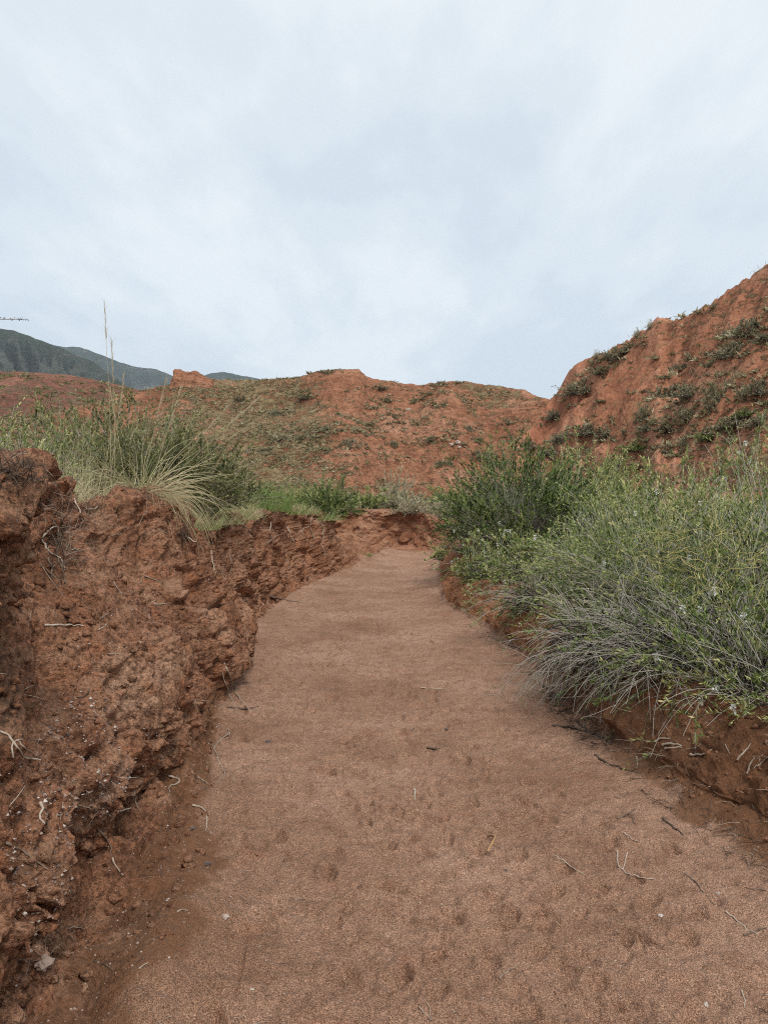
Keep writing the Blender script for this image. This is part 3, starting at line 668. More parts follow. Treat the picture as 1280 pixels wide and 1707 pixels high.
# ------------------------------------------------------------------ right-hand shrubs
GR = 'broom shrubs crowding the right bank of the wash'
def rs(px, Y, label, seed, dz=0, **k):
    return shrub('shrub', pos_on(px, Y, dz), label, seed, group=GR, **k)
rs(868, 13.6, 'dark rounded shrub with bare inner twigs at the bend on the right side', 1, R_=1.4, H=2.1, lmin=.78, mains=420, sec=10, lv=17, leafL=.060, leafW=.0085, tmax=66, droop=.5, base_r=.35, green=.36, leafy=0.66)
rs(968, 14.6, 'yellow-green shrub right behind the dark shrub at the bend', 2, R_=1.2, H=2.0, lmin=.7, mains=300, sec=8, lv=15, leafL=.058, leafW=.0085, tmax=60, droop=.5, base_r=.35, green=.72, leafy=0.58)
rs(790, 14.2, 'small grey twiggy shrub touching the sand at the bend', 3, R_=.7, H=.85, mains=120, sec=5, lv=7, leafL=.035, leafW=0.0057, tmax=80, green=.5, leafy=0.76)
rs(812, 11.2, 'low white-flowered shrub at the foot of the dark rounded shrub', 4, R_=.6, H=.75, mains=140, sec=6, lv=14, leafL=.04, leafW=0.0057, fl=60, green=.62, tmax=75, leafy=0.46)
rs(885, 10.6, 'pale green mounded shrub dotted with white flowers beside the path', 5, R_=.8, H=.62, mains=200, sec=7, lv=15, leafL=.04, leafW=0.0057, fl=60, green=.72, tmax=78, leafy=0.46)
rs(975, 9.6, 'bright green bushy shrub in the middle of the right bank', 6, R_=.85, H=.80, mains=220, sec=7, lv=15, leafL=.038, leafW=0.0057, green=.66, tmax=75, leafy=0.46, fl=20)
rs(905, 8.1, 'low drooping shrub with grey stems overhanging the path edge', 7, R_=.72, H=.5, mains=190, sec=5, lv=8, leafL=.034, leafW=0.0046, green=.55, tmax=88, droop=1.2, leafy=0.66, bias=(-.25, -.1, 0))
rs(1050, 7.6, 'broad green shrub with arching stems right of the path', 8, R_=1.0, H=1.3, mains=260, sec=7, lv=16, leafL=.036, leafW=0.0048, green=.62, tmax=80, leafy=0.52, fl=16)
rs(1110, 6.3, 'large leafy shrub above the hanging grey twigs', 9, R_=1.05, H=1.42, mains=300, sec=8, lv=16, leafL=.034, leafW=0.0046, green=.58, tmax=80, leafy=0.52, fl=18)
rs(1045, 5.6, 'dry grey thicket of bare twigs hanging over the bank', 10, dz=.02, R_=.80, H=.62, mains=430, sec=3, lv=1, leafL=.03, leafW=0.0046, green=.4, tmax=105, droop=1.5, leafy=0.85, wig=.055, rad=.0034, base_r=.34, seclen=.34, bias=(-.3, -.45, .05), upw=.1)
rs(1150, 5.0, 'bare grey twiggy skirt of stems below the large leafy shrub', 11, R_=.78, H=.58, mains=430, sec=3, lv=2, leafL=.03, leafW=0.0046, green=.45, tmax=105, droop=1.4, leafy=0.85, wig=.055, rad=.0034, base_r=.36, seclen=.34, bias=(-.25, -.45, .05), upw=.1)
rs(1200, 6.9, 'tall light green shrub rising near the right edge', 12, R_=1.05, H=1.5, mains=260, sec=7, lv=16, leafL=.036, leafW=0.0051, green=.74, tmax=70, droop=.6, leafy=0.51, fl=24)
rs(1290, 5.9, 'tallest green shrub cut off by the right edge of the view', 13, R_=1.05, H=1.75, mains=280, sec=7, lv=16, leafL=.034, leafW=0.0048, green=.66, tmax=65, droop=.6, leafy=0.48, fl=24)
rs(1225, 4.7, 'dense dark green shrub under the yellow tangled vine', 14, R_=.85, H=.98, mains=300, sec=7, lv=14, leafL=.032, leafW=0.0041, green=.52, tmax=82, droop=1.1, leafy=0.56)
rs(1300, 4.1, 'open pale-stemmed shrub with white blossoms at lower right edge', 15, R_=.60, H=.75, mains=120, sec=5, lv=12, leafL=.032, leafW=0.0039, green=.68, tmax=80, droop=1.0, leafy=0.61, fl=26, rad=.003, bias=(-.3, -.1, .2))
rs(1090, 9.4, 'olive shrub behind the large leafy shrub on the right bank', 16, R_=1.2, H=1.35, mains=190, sec=6, lv=18, upw=.9, leafL=.042, leafW=.0085, green=.74, tmax=70, leafy=0.51)
rs(1185, 10.2, 'yellowish shrub far back on the right bank below the slope', 17, R_=1.2, H=1.15, mains=170, sec=6, lv=14, leafL=.045, leafW=.0085, green=.82, tmax=65, leafy=0.46)
rs(1040, 12.2, 'light green shrub between the bend and the right-hand slope', 18, R_=1.2, H=1.4, mains=170, sec=6, lv=14, leafL=.045, leafW=.0085, green=.76, tmax=68, leafy=0.51)
rs(1290, 9.2, 'green shrub at far right below the slope', 19, R_=1.2, H=1.3, mains=160, sec=6, lv=14, leafL=.045, leafW=.0085, green=.7, tmax=65, leafy=0.51)
rs(742, 17.0, 'tiny bright green plant at the right edge of the sand', 20, R_=.35, H=.38, mains=60, sec=4, lv=12, leafL=.05, leafW=0.0080, green=.85, tmax=70, leafy=0.26)
print('right shrubs', round(time.time() - T0, 1))

# yellow vine tangled through the right-hand shrubs
rng = np.random.default_rng(77)
c0 = pos_on(1195, 4.55); n = 95
b = np.stack([c0.x + rng.normal(.0, .24, n), c0.y - .05 + rng.normal(0, .22, n), c0.z + .72 + rng.normal(0, .13, n)], -1)
pth = grow(rng, b, nrm(rng.normal(0, 1, (n, 3)) * np.array([1, .35, .9])), rng.uniform(.15, .5, n), 16, rng.uniform(0, .8, n), .38)
vine = part('vine', tubes(pth, .0017 * np.ones(n), .0010 * np.ones(n), rng.random((n, 1))), M_VINE)
tag(vine, 'yellow leafless vine tangled over the dark green shrub', 'vine')

# ------------------------------------------------------------------ left bank plants
rng = np.random.default_rng(8)
p0 = pos_on(238, 6.35, -.02)
tus = empty('needle_grass_tussock', p0, 'big straw-coloured grass tussock arching over the left bank lip', 'grass tussock')
n = 230; ph = rng.random(n) * 6.283; rr = .13 * np.sqrt(rng.random(n)); base = np.stack([rr * np.cos(ph), rr * np.sin(ph), 0 * ph], -1)
d = sph_dirs(rng, n, 0, 78, (.42, -.15, 0)); bp = grow(rng, base, d, rng.uniform(.25, 1.0, n), 8, rng.uniform(.3, 2.4, n), .055)
ti = np.clip(rng.choice([.18, .34, .48, .66, .8], n, p=[.12, .26, .36, .18, .08]) + rng.normal(0, .05, n), 0, 1)[:, None]
part('blades', blades(bp, .0042 * np.ones(n), ti), M_BLADE, tus)
n = 110; ph = rng.random(n) * 6.283; rr = .15 * np.sqrt(rng.random(n)); base = np.stack([rr * np.cos(ph) + .1, rr * np.sin(ph) - .12, 0 * ph], -1)
bp = grow(rng, base, nrm(rng.normal(0, .35, (n, 3)) + np.array([.75, -.45, .35])), rng.uniform(.25, .75, n), 8, rng.uniform(1.6, 3.2, n), .05)
part('dry_skirt', blades(bp, .0036 * np.ones(n), np.clip(.47 + rng.normal(0, .06, (n, 1)), 0, 1)), M_BLADE, tus)
def stalk(parent, x, y, hgt, lx_, ly_, seed, seedlen=.35, r=.0028):
    g = np.random.default_rng(seed); pt = grow(g, np.array([[x, y, 0.]]), nrm(np.array([[lx_, ly_, 1.]])), np.array([hgt]), 14, np.array([.12]), .012)
    tb = tubes(pt, [r], [.0009], .5 * np.ones((1, 15)), 4); o = part('stalk', tb, M_STRAW, parent)
    m = 60; k = 14 - g.random(m) * seedlen / hgt * 14; i0 = np.minimum(k.astype(int), 13); q = pt[0, i0] + (pt[0, i0 + 1] - pt[0, i0]) * (k - i0)[:, None]
    dd = nrm(pt[0, i0 + 1] - pt[0, i0]) + g.normal(0, .16, (m, 3))
    sp2 = grow(g, q, nrm(dd), g.uniform(.03, .09, m), 3, .4 * np.ones(m), .05)
    part('seed_head', blades(sp2, .0012 * np.ones(m), g.random((m, 1))), M_STRAW, o)
for a in ((-.22, -.1, 1.62, -.01, 0, 1), (-.20, -.08, 1.30, .02, 0, 2), (-.26, -.06, 1.05, .10, 0, 3), (-.02, 0, 1.02, .20, 0, 4), (.02, .05, .98, .30, 0, 5), (.05, 0, 1.25, .95, -.05, 6), (.08, 0, 1.15, 1.15, 0, 7), (.03, .04, 1.05, .8, .1, 8), (-.15, .1, .95, -.15, 0, 9)):
    stalk(tus, *a[:5], a[5])
def tuft(name, loc, label, seed, n, Lmin, Lmax, tm, pal, w=.0025, r=.08, droop=1.0, cat='grass tuft', group=None, bias=None, stalks=0):
    g = np.random.default_rng(seed); ph = g.random(n) * 6.283; rr = r * np.sqrt(g.random(n))
    bp = grow(g, np.stack([rr * np.cos(ph), rr * np.sin(ph), -.02 + 0 * ph], -1), sph_dirs(g, n, 0, tm, bias), g.uniform(Lmin, Lmax, n), 5, droop * g.uniform(.2, 1.4, n), .05)
    t_ = np.clip(g.choice(pal, n) + g.normal(0, .05, n), 0, 1)[:, None]
    o = part(name, blades(bp, w * np.ones(n), t_), M_BLADE); o.location = loc
    return tag(o, label, cat, group)
GL = 'grass tufts along the top of the left bank'
for a in [
 (110, 4.9, 'yellow-green grass tuft beside dry roots on the left bank lip', 130, .12, .36, 35, [.3, .5, .66, .6], .0018, .10),
 (62, 5.4, 'thin green grass tuft at far left above the dark root mat', 130, .15, .42, 30, [.5, .7, .85], .0018, .12),
 (150, 5.9, 'sparse upright straw grass just left of the big tussock', 90, .3, .72, 18, [.35, .5, .6], .0016, .16),
 (85, 6.3, 'tall thin straw grass in front of the left dark shrubs', 110, .3, .75, 16, [.35, .5, .7], .0016, .3),
 (20, 5.2, 'pale green grass at the left edge above the overhang', 110, .2, .5, 25, [.5, .7, .8], .0018, .2),
 (330, 7.6, 'short olive grass tuft right of the big tussock', 200, .12, .35, 60, [.3, .66, .75, .85], .002, .22),
 (365, 8.8, 'dry yellowish grass mat on the lip right of the tussock', 260, .1, .28, 70, [.3, .5, .66, .7], .002, .3),
 (392, 10.6, 'low pale grass tuft near the hanging roots', 260, .1, .3, 65, [.3, .5, .7, .8], .0025, .32),
 (440, 13.2, 'bright green upright grass on the middle of the left bank', 420, .25, .62, 28, [.85, .95, 1.0, .75], .004, .5),
 (405, 14.5, 'lush green grass clump left of the round dark bush', 420, .25, .65, 28, [.85, .95, .75], .004, .6),
 (490, 14.2, 'light green grass fringe on the bank lip beside the round bush', 300, .12, .36, 60, [.6, .75, .9], .0035, .45),
 (375, 12.2, 'dull olive grass clump behind the lip of the left bank', 300, .2, .5, 40, [.66, .75, .8, .3], .0035, .5),
 (478, 16.1, 'green grass cascading over the corner of the left bank', 300, .15, .45, 80, [.75, .85, .95, .5], .0035, .3),
 (520, 17.2, 'small fringe of grass at the very end of the left bank', 120, .1, .3, 75, [.5, .75, .9], .0035, .2),
 (612, 20.4, 'small green weed on the earth mound at the end of left bank', 60, .08, .2, 70, [.85, .95], .006, .12)]:
    o_ = {478: (540, 866), 520: (566, 876), 490: (492, 856)}.get(a[0]); o_ = at(o_[0], o_[1], [bankL]) if o_ else None
    tuft('grass_tuft', o_[0] if o_ else pos_on(a[0], a[1], -.01), a[2], int(a[0]), a[3], a[4], a[5], a[6], a[7], a[8], a[9], group=GL)
GS = 'shrubs standing on the left bank plateau'
def ls(px, Y, label, seed, **k):
    mat = k.pop('mat', M_DARKLEAF); return shrub('shrub', pos_on(px, Y), label, seed, mat=mat, group=GS, **k)
ls(215, 8.8, 'dark green feathery shrub behind the big grass tussock', 31, R_=1.0, H=1.5, mains=300, sec=10, lv=20, leafL=.035, leafW=.0065, green=.75, tmax=75, droop=.4, leafy=.15, base_r=.3)
ls(130, 9.4, 'dark green feathery shrub left of the tall straw stalks', 32, R_=1.0, H=1.35, mains=280, sec=10, lv=20, leafL=.035, leafW=.0065, green=.65, tmax=75, droop=.4, leafy=.15, base_r=.3)
ls(300, 8.9, 'lower dark green shrub right of the tussock stalks', 33, R_=1.0, H=1.05, mains=240, sec=10, lv=20, leafL=.035, leafW=.0065, green=.62, tmax=70, droop=.5, leafy=.15, base_r=.3)
ls(30, 7.3, 'grey-green loose shrub at the left edge below the far hill', 34, mat=M_LEAF, R_=.8, H=1.0, mains=130, sec=8, lv=12, leafL=.035, leafW=.0045, green=.5, tmax=60, droop=.5, leafy=.25, base_r=.3)
ls(-40, 6.4, 'yellow-green leafy shrub reaching in from the left edge', 35, mat=M_LEAF, R_=.7, H=.95, mains=120, sec=7, lv=12, leafL=.034, leafW=.005, green=.8, tmax=60, droop=.5, leafy=.2, base_r=.2)
ls(540, 17.4, 'round dark green bush above the corner of the left bank', 36, mat=M_LEAF, R_=.72, H=.85, mains=240, sec=9, lv=15, leafL=.05, leafW=.007, green=.5, tmax=80, droop=.4, leafy=.1, base_r=.35)
ls(500, 18.5, 'pale bush joined to the left of the round dark bush', 37, mat=M_LEAF, R_=.7, H=.7, mains=190, sec=8, lv=13, leafL=.05, leafW=.007, green=.7, tmax=75, droop=.4, leafy=.1, base_r=.3)
ls(350, 13.0, 'low dark shrub patch behind the olive grass clump', 38, R_=.9, H=.45, mains=170, sec=8, lv=13, leafL=.04, leafW=.005, green=.5, tmax=80, droop=.4, leafy=.1, base_r=.5)
ls(270, 12.5, 'flat dark shrub seen between the tussock blades', 39, R_=.9, H=.55, mains=170, sec=8, lv=13, leafL=.04, leafW=.005, green=.5, tmax=80, droop=.4, leafy=.1, base_r=.5)
# bare branch arching in at the upper left
g = np.random.default_rng(5); sb = pos_on(-110, 5.0)
sap = empty('bare_sapling', sb, 'thin bare dark branch reaching into the sky at the left edge', 'sapling')
z1 = EYE + (HOR - 533) / F * 5.0 - sb.z
pt = np.array([[[0, 0, 0], [-.05, 0, .35], [-.04, 0, .75], [.04, 0, z1 * .9], [.15, 0, z1 * 1.0], [.30, 0, z1 * 1.012], [.45, 0, z1 * 1.0], [.62, 0, z1 * 1.0]]], float)
part('stem', tubes(pt, [.008], [.0018], .1 * np.ones((1, 8)), 5), M_TWIG, sap)
q = pt[0, 5] + (pt[0, 7] - pt[0, 5]) * g.random((40, 1)); part('buds', leaves(g, q, g.normal(0, 1, (40, 3)) * np.array([1, .5, .8]), .018 * np.ones(40), .004 * np.ones(40), .1 + 0 * g.random(40)), M_TWIG, sap)
pt2 = np.array([[[0, 0, 0], [.30, .02, .42], [.40, 0, .72], [.42, .02, .92]]], float); part('side_stem', tubes(pt2, [.005], [.0015], .1 * np.ones((1, 4)), 4), M_TWIG, sap)
print('left plants', round(time.time() - T0, 1))

# ------------------------------------------------------------------ scrub belt and far bank plants
GB = 'low shrubs in the belt between the wash and the red hill'
SA = shrub('sage_bush', (0, 0, -50), 'x', 61, mat=M_SAGE, R_=.5, H=.55, mains=90, sec=7, lv=9, leafL=.06, leafW=.011, tmax=85, droop=.3, leafy=.1, base_r=.2, wig=.08)
SB = shrub('sage_bush', (0, 0, -50), 'x', 62, mat=M_HILLSHRUB, R_=.55, H=.5, mains=90, sec=7, lv=10, leafL=.06, leafW=.012, green=.65, tmax=88, droop=.3, leafy=.05, base_r=.25, wig=.08)
SC = shrub('green_bush', (0, 0, -50), 'x', 63, mat=M_LEAF, R_=.5, H=.6, mains=90, sec=7, lv=9, leafL=.06, leafW=.011, green=.62, tmax=75, droop=.3, leafy=.1, base_r=.2, wig=.07)
SD = shrub('dry_bush', (0, 0, -50), 'x', 64, mat=M_SAGE, R_=.5, H=.6, mains=130, sec=7, lv=3, leafL=.06, leafW=.008, green=.9, tmax=80, droop=.2, leafy=.3, base_r=.18, wig=.07)
PR = {'sage': SA, 'dark': SB, 'green': SC, 'dry': SD}; used = set()
def put(kind, loc, label, scale, sz=None, group=None, rz=None):
    src = PR[kind]; rz = random.uniform(0, 6.28) if rz is None else rz
    if kind not in used:
        used.add(kind); src.location = loc; src.rotation_euler.z = rz; src.scale = (scale, scale, sz or scale); src['label'] = label; src['group'] = group; return src
    return copy_thing(src, loc, label, rz, scale, group, sz)
random.seed(4)
for px, Y, kind, sc, sz, lab in [
 (684, 25.3, 'dry', 1.5, 1.3, 'grey dry bush hanging down the earth wall at the end of the wash'),
 (655, 26.6, 'sage', 1.1, 1.1, 'pale bush above the middle of the end wall'),
 (612, 26.8, 'green', 1.2, 1.2, 'green bush above the left part of the end wall'),
 (740, 25.6, 'dry', 1.5, 1.6, 'grey twiggy bush between end wall and dark rounded shrub'),
 (725, 28.5, 'sage', 1.3, 1.2, 'sage bush behind the twiggy bush at the end wall'),
 (590, 29, 'dark', 1.4, 1.3, 'dark low bush right of the round dark green bush'),
 (640, 31, 'green', 1.5, 1.3, 'pale green bush in the middle of the scrub belt'),
 (690, 33, 'sage', 1.6, 1.4, 'silvery bush in the scrub belt above the dry hanging bush'),
 (765, 30, 'sage', 1.6, 1.6, 'silvery bush touching the left side of the dark rounded shrub'),
 (615, 35, 'sage', 1.5, 1.3, 'sage bush at the hill foot above the wash end'),
 (545, 33, 'dark', 1.5, 1.1, 'dark flat bush at the hill foot above the round bush'),
 (470, 31, 'sage', 1.4, 1.0, 'olive bush at the hill foot above the bright grass'),
 (800, 35, 'dark', 1.6, 1.5, 'dark bush at the hill foot above the bend shrub'),
 (850, 34, 'sage', 1.8, 1.8, 'large grey bush showing above the dark rounded shrub'),
 (905, 36, 'dark', 1.7, 1.6, 'olive bush at the foot of the fold between the hills'),
 (735, 37, 'green', 1.6, 1.3, 'green bush under the white stones on the red hill')]:
    put(kind, pos_on(px, Y, -.03), lab, sc, sz, GB)
# thin bare bush rising in front of the hill
put('dry', pos_on(662, 33, -.02), 'tall thin leafless bush in front of the red hill centre', 1.7, 3.0, GB)

HS = []
GH = 'shrubs scattered over the red hills'
for px, py, w, h, kind, lab in [
 (968, 645, 62, 36, 'dark', 'dark green bush on the left skyline shoulder of the right-hand hill'),
 (1022, 590, 40, 30, 'dark', 'dark bush breaking the skyline above the smooth shoulder'),
 (1048, 583, 50, 20, 'sage', 'low pale bush just right of the skyline bush'),
 (1000, 618, 40, 18, 'sage', 'grassy bush between the two skyline bushes of the right-hand hill'),
 (1245, 548, 62, 36, 'dark', 'grey-green bush high on the right-hand slope'),
 (1218, 585, 56, 34, 'dark', 'dark bush just below the highest bush of the right slope'),
 (1275, 560, 34, 24, 'dark', 'small bush at the right edge high on the slope'),
 (1204, 655, 66, 70, 'sage', 'large silvery twiggy bush in the middle of the right slope'),
 (1150, 652, 52, 30, 'dark', 'dark bush immediately left of the large silvery bush'),
 (1262, 645, 50, 36, 'dark', 'dark bush at the right edge beside the large silvery bush'),
 (1078, 688, 46, 40, 'sage', 'grey-green bush leaning along the middle rill of the slope'),
 (1108, 655, 52, 28, 'dark', 'dark bush above the leaning grey-green bush'),
 (1112, 708, 54, 36, 'sage', 'pale silver bush below the dark bush on the slope'),
 (1152, 688, 50, 28, 'sage', 'pale silver bush lower left of the large silvery bush'),
 (1132, 612, 34, 16, 'dark', 'small flat bush alone high on the rilled slope'),
 (926, 690, 38, 24, 'dark', 'bush near the crease where the two hills meet'),
 (938, 728, 44, 24, 'dark', 'dark bush at the foot of the smooth shoulder'),
 (982, 716, 44, 24, 'dark', 'dark olive bush right of the shoulder foot bush'),
 (1010, 722, 36, 26, 'dark', 'brownish olive bush third along the shoulder foot'),
 (912, 752, 36, 22, 'dark', 'dark bush lowest in the fold between hills'),
 (878, 742, 28, 16, 'dark', 'small bush on the left side of the fold'),
 (1079, 712, 24, 18, 'dark', 'tiny round bush between the silver bushes'),
 (1062, 745, 60, 20, 'green', 'low green bush strip beneath the silver bushes'),
 (1108, 748, 34, 18, 'dark', 'dark bush low on the slope left of the tan bush'),
 (1142, 735, 46, 22, 'dry', 'tan dry bush low on the right slope'),
 (1024, 772, 52, 24, 'sage', 'grey bush on the lowest edge of the right slope'),
 (1180, 728, 46, 20, 'green', 'flat green bush below the large silvery bush'),
 (1240, 690, 44, 18, 'green', 'bright green cushion bush on the right slope'),
 (1222, 705, 60, 20, 'dark', 'wide dark bush under the bright green cushion'),
 (1268, 700, 40, 26, 'dark', 'dark bush at the right edge above the tall shrub'),
 (985, 755, 30, 18, 'dark', 'small dark bush low in front of the slope'),
 (697, 708, 30, 14, 'sage', 'grey flat bush in the middle of the central hill'),
 (779, 715, 26, 17, 'dark', 'round dark bush right of centre on the central hill'),
 (655, 694, 20, 14, 'sage', 'pale tuft bush on the upper central hill'),
 (690, 668, 16, 8, 'dark', 'tiny bush just under the central crest'),
 (731, 677, 12, 8, 'dark', 'tiny dark bush alone below the dip of the ridge'),
 (797, 759, 26, 18, 'dark', 'round dark bush low on the central hill near the fold'),
 (738, 772, 30, 14, 'sage', 'flat olive bush near the hill foot left of the round one'),
 (722, 732, 36, 14, 'sage', 'long flat bush left of the white stones'),
 (790, 733, 36, 18, 'sage', 'brownish bush above the white stones'),
 (655, 740, 18, 16, 'dark', 'small upright bush in the lower middle of the central hill'),
 (584, 740, 30, 24, 'dark', 'dark bush at lower left of centre on the hill'),
 (504, 729, 36, 20, 'sage', 'straw-coloured bush on the left part of the central hill'),
 (612, 708, 36, 14, 'sage', 'grey bush strip left of the hill centre'),
 (604, 722, 20, 14, 'dark', 'dark bush just below the grey bush strip'),
 (634, 646, 26, 10, 'dark', 'bush right below the skyline right of the bare knob'),
 (645, 666, 18, 12, 'dark', 'small bush under the skyline bush of the central hill'),
 (512, 660, 36, 14, 'sage', 'olive bush below the bare knob on its left side'),
 (545, 621, 16, 8, 'dark', 'tiny bush on top of the bare knob'),
 (738, 640, 18, 7, 'dark', 'tiny skyline bush left end of the dark ridge cap'),
 (624, 680, 18, 10, 'dark', 'small dark bush above the grey strip'),
 (545, 715, 24, 14, 'dark', 'dark bush between straw bush and lower left dark bush'),
 (460, 690, 30, 12, 'dark', 'dark bush on the green left flank of the hill'),
 (400, 665, 36, 14, 'sage', 'olive bush near the left crest of the central hill'),
 (440, 750, 36, 14, 'sage', 'olive bush low on the left flank'),
 (850, 705, 18, 8, 'dark', 'tiny bush on the bare right part of the central hill'),
 (716, 655, 18, 8, 'sage', 'tiny pale bush beside the ridge dip'),
 (828, 775, 26, 14, 'green', 'small green bush at the hill foot near the fold'),
 (470, 730, 24, 14, 'dark', 'dark bush left of the straw-coloured bush')]:
    hit = at(px, py, [hillC, hillR])
    if not hit: continue
    HS.append((px, py, w, h)); D = hit[0].y; ww = w / F * D; hh = h / F * D
    off = Vector((0, 0, -.35 * hh))
    put(kind, hit[0] + off, lab, ww / 1.05, hh / .52 * .8, GH)
for k_ in PR:
    if k_ not in used: print('UNUSED', k_)
# skyline twigs on the right hill
for px, py, lab in [(1062, 556, 'bare twig bush standing on the skyline left of the peak'), (1084, 543, 'bare twig bush on the skyline touching the peak'), (994, 592, 'small twig sticking up from the smooth shoulder')]:
    hit = at(px, py + 5, [hillR])
    if hit:
        o = put('dry', hit[0], lab, .45, .9, GH)

# ground cover that nobody could count
def scatter_tufts(name, pts, size, mat, seed, per=12, flat=.6, pal=(0, 1), W=.16):
    g = np.random.default_rng(seed); n = len(pts); idx = np.repeat(np.arange(n), per); m = len(idx)
    sz = (size * g.uniform(.4, 1.4, n))[idx]; d = sph_dirs(g, m, 0, 85); d[:, 2] *= flat
    base = pts[idx] + g.normal(0, .35, (m, 3)) * sz[:, None] * np.array([1, 1, .05])
    t_ = np.clip((g.uniform(*pal, n))[idx] + g.normal(0, .12, m), 0, 1)
    o = part(name, leaves(g, base, d, sz * g.uniform(.5, 1.2, m), sz * W, t_), mat); return tag(o, kind='stuff')
def hillpts(key, n, seed, sc, thr, vw):
    V, veg = HILLV[key]; g = np.random.default_rng(seed); a, b = V.shape[:2]
    i = g.integers(1, a - 1, n * 8); j = g.integers(1, int(b * .8), n * 8); p = V[i, j] + (V[i + 1, j] - V[i, j]) * g.random((n * 8, 1)) + (V[i, j + 1 - (j == b - 1)] - V[i, j]) * g.random((n * 8, 1))
    f = fbm(S(p, sc, sc, sc * 2.5), 4, seed) * .9 + vw * (veg[i, j] - .5); p = p[f + g.normal(0, .12, len(f)) > thr]; return p[:n]
scatter_tufts('scrub_cover', hillpts('red_hill', 26000, 3, .40, .06, .46), .17, M_SAGE, 1, 9, .55, (0, .95))
scatter_tufts('scrub_cover', hillpts('red_hill_bare', 4200, 4, .6, .33, .5), .14, M_SAGE, 2, 12, .6, (.1, 1))
scatter_tufts('scrub_cover', hillpts('far_red_hill', 3500, 5, .25, .15, .4), .45, M_DARKLEAF, 3, 8, .5, (.2, 1))
g = np.random.default_rng(31); hp = []
for (px, py, w, h) in HS:
    for q in range(16):
        a_ = g.normal(0, .75) * w; b_ = g.normal(0, .35) * h - (a_ * .55 if px > 915 else a_ * .1)
        h_ = at(px + a_, py + b_, [hillC, hillR])
        if h_: hp.append(tuple(h_[0]))
scatter_tufts('scrub_cover', np.array(hp), .24, M_SAGE, 12, 16, .7, (0, .9))
# plateau grass
g = np.random.default_rng(17)
def plat(n, x0, x1, y0, y1, cond=None):
    y = np.exp(g.uniform(math.log(y0), math.log(y1), n)); x = g.uniform(x0, x1, n)
    lx_ = np.interp(y, rows, LX); rx_ = np.interp(y, rows, R3X); k = (((x < lx_ - .03) | (x > rx_ - .2)) & (y < 24.5)) | (y > 26)
    x, y = x[k], y[k]; P_ = [drop(a, b, [bankL, bankR, bankF, ground, hillC, hillR], 25) for a, b in zip(x, y)]; return np.array(P_, float).reshape(-1, 3)
def grass_mass(name, pts, L0, L1, w, pal, per, seed, sp=.12, tm=50):
    g = np.random.default_rng(seed); n = len(pts) * per; idx = np.repeat(np.arange(len(pts)), per)
    b = pts[idx] + g.normal(0, sp, (n, 3)) * np.array([1, 1, 0]) - np.array([0, 0, .01]); sc_ = (pts[idx, 1] / 10).clip(.6, 2.2)
    bp = grow(g, b, sph_dirs(g, n, 0, tm), g.uniform(L0, L1, n), 3, g.uniform(.2, 1.4, n), .08)
    t_ = np.clip(g.choice(pal, len(pts))[idx] + g.normal(0, .08, n), 0, 1)[:, None]
    return tag(part(name, blades(bp, w * sc_, t_), M_BLADE), kind='stuff')
pl = plat(2600, -11, -1.4, 4.2, 24); grass_mass('grass', pl, .06, .24, .0024, [.3, .5, .62, .72, .85, .1], 14, 1)
pr_ = plat(1500, 2.0, 10, 4, 24); grass_mass('grass', pr_, .06, .26, .0026, [.3, .5, .7, .8, .1], 12, 2)
pf = plat(3200, -22, 24, 26.2, 42); grass_mass('grass', pf, .10, .32, .003, [.3, .5, .62, .7, .85, .1], 11, 3, .3)
pf2 = plat(900, -20, 22, 26.5, 41); scatter_tufts('scrub_cover', pf2, .30, M_SAGE, 9, 26, .8, (.2, 1), .13)
print('cover', round(time.time() - T0, 1))

# ------------------------------------------------------------------ rock, stones, trees on the ridge
hit = at(300, 645, [hillC])
ou = np.array([(-1.55, -.6), (-1.25, .05), (-.98, .55), (-1.05, .95), (-.98, 1.22), (-.6, 1.10), (-.2, .95), (.2, .92), (.7, .98), (1.1, .82), (1.55, .55), (2.2, .15), (2.7, -.6)])
m_, d_ = 120, 40; tt = np.linspace(0, 1, m_); ks = np.linspace(0, 1, len(ou)); ox = np.interp(tt, ks, ou[:, 0]); oz = np.interp(tt, ks, ou[:, 1])
ph = np.linspace(-1, 1, d_)
V = np.zeros((m_, d_, 3)); fall = np.sqrt(np.clip(1 - ph ** 2, 0, 1))
V[..., 0] = ox[:, None] * (.55 + .45 * fall); V[..., 2] = -.6 + (oz + .6)[:, None] * fall ** .7; V[..., 1] = ph[None] * 1.5
V += .16 * np.stack([fbm(V * 1.6, 4, 71), fbm(V * 1.6, 4, 72), fbm(V * 1.6, 4, 73)], -1)
rock = mk('rock_outcrop', V, grid_faces(m_, d_), M_HILL, {'veg': V[..., 0] * 0 - 1}); rock.location = hit[0] + Vector((.4, .9, .38)) if hit else (-16, 62, 11)
tag(rock, 'small red rock outcrop with a beak jutting up from the ridge', 'rock outcrop')
def stone(loc, r, seed, tint, label, group=None, mat=None, flat=.6):
    g = np.random.default_rng(seed); a, b = 14, 18; th = np.linspace(0, np.pi, a)[:, None]; ph = np.linspace(0, 2 * np.pi, b)[None]
    V = np.stack([np.sin(th) * np.cos(ph), np.sin(th) * np.sin(ph), np.cos(th) * np.ones((1, b))], -1)
    nn = fbm(V * 1.3 + seed, 3, seed); V = V * (1 + .55 * nn[..., None]) * r * np.array([1, g.uniform(.6, .9), flat])
    V[:, -1] = V[:, 0]
    o = mk('stone', V, grid_faces(a, b), mat or M_STONE, {'tint': np.full(V.shape[:2], tint)}, False); o.location = loc; o.rotation_euler.z = g.uniform(0, 6)
    return tag(o, label, 'stone', group)
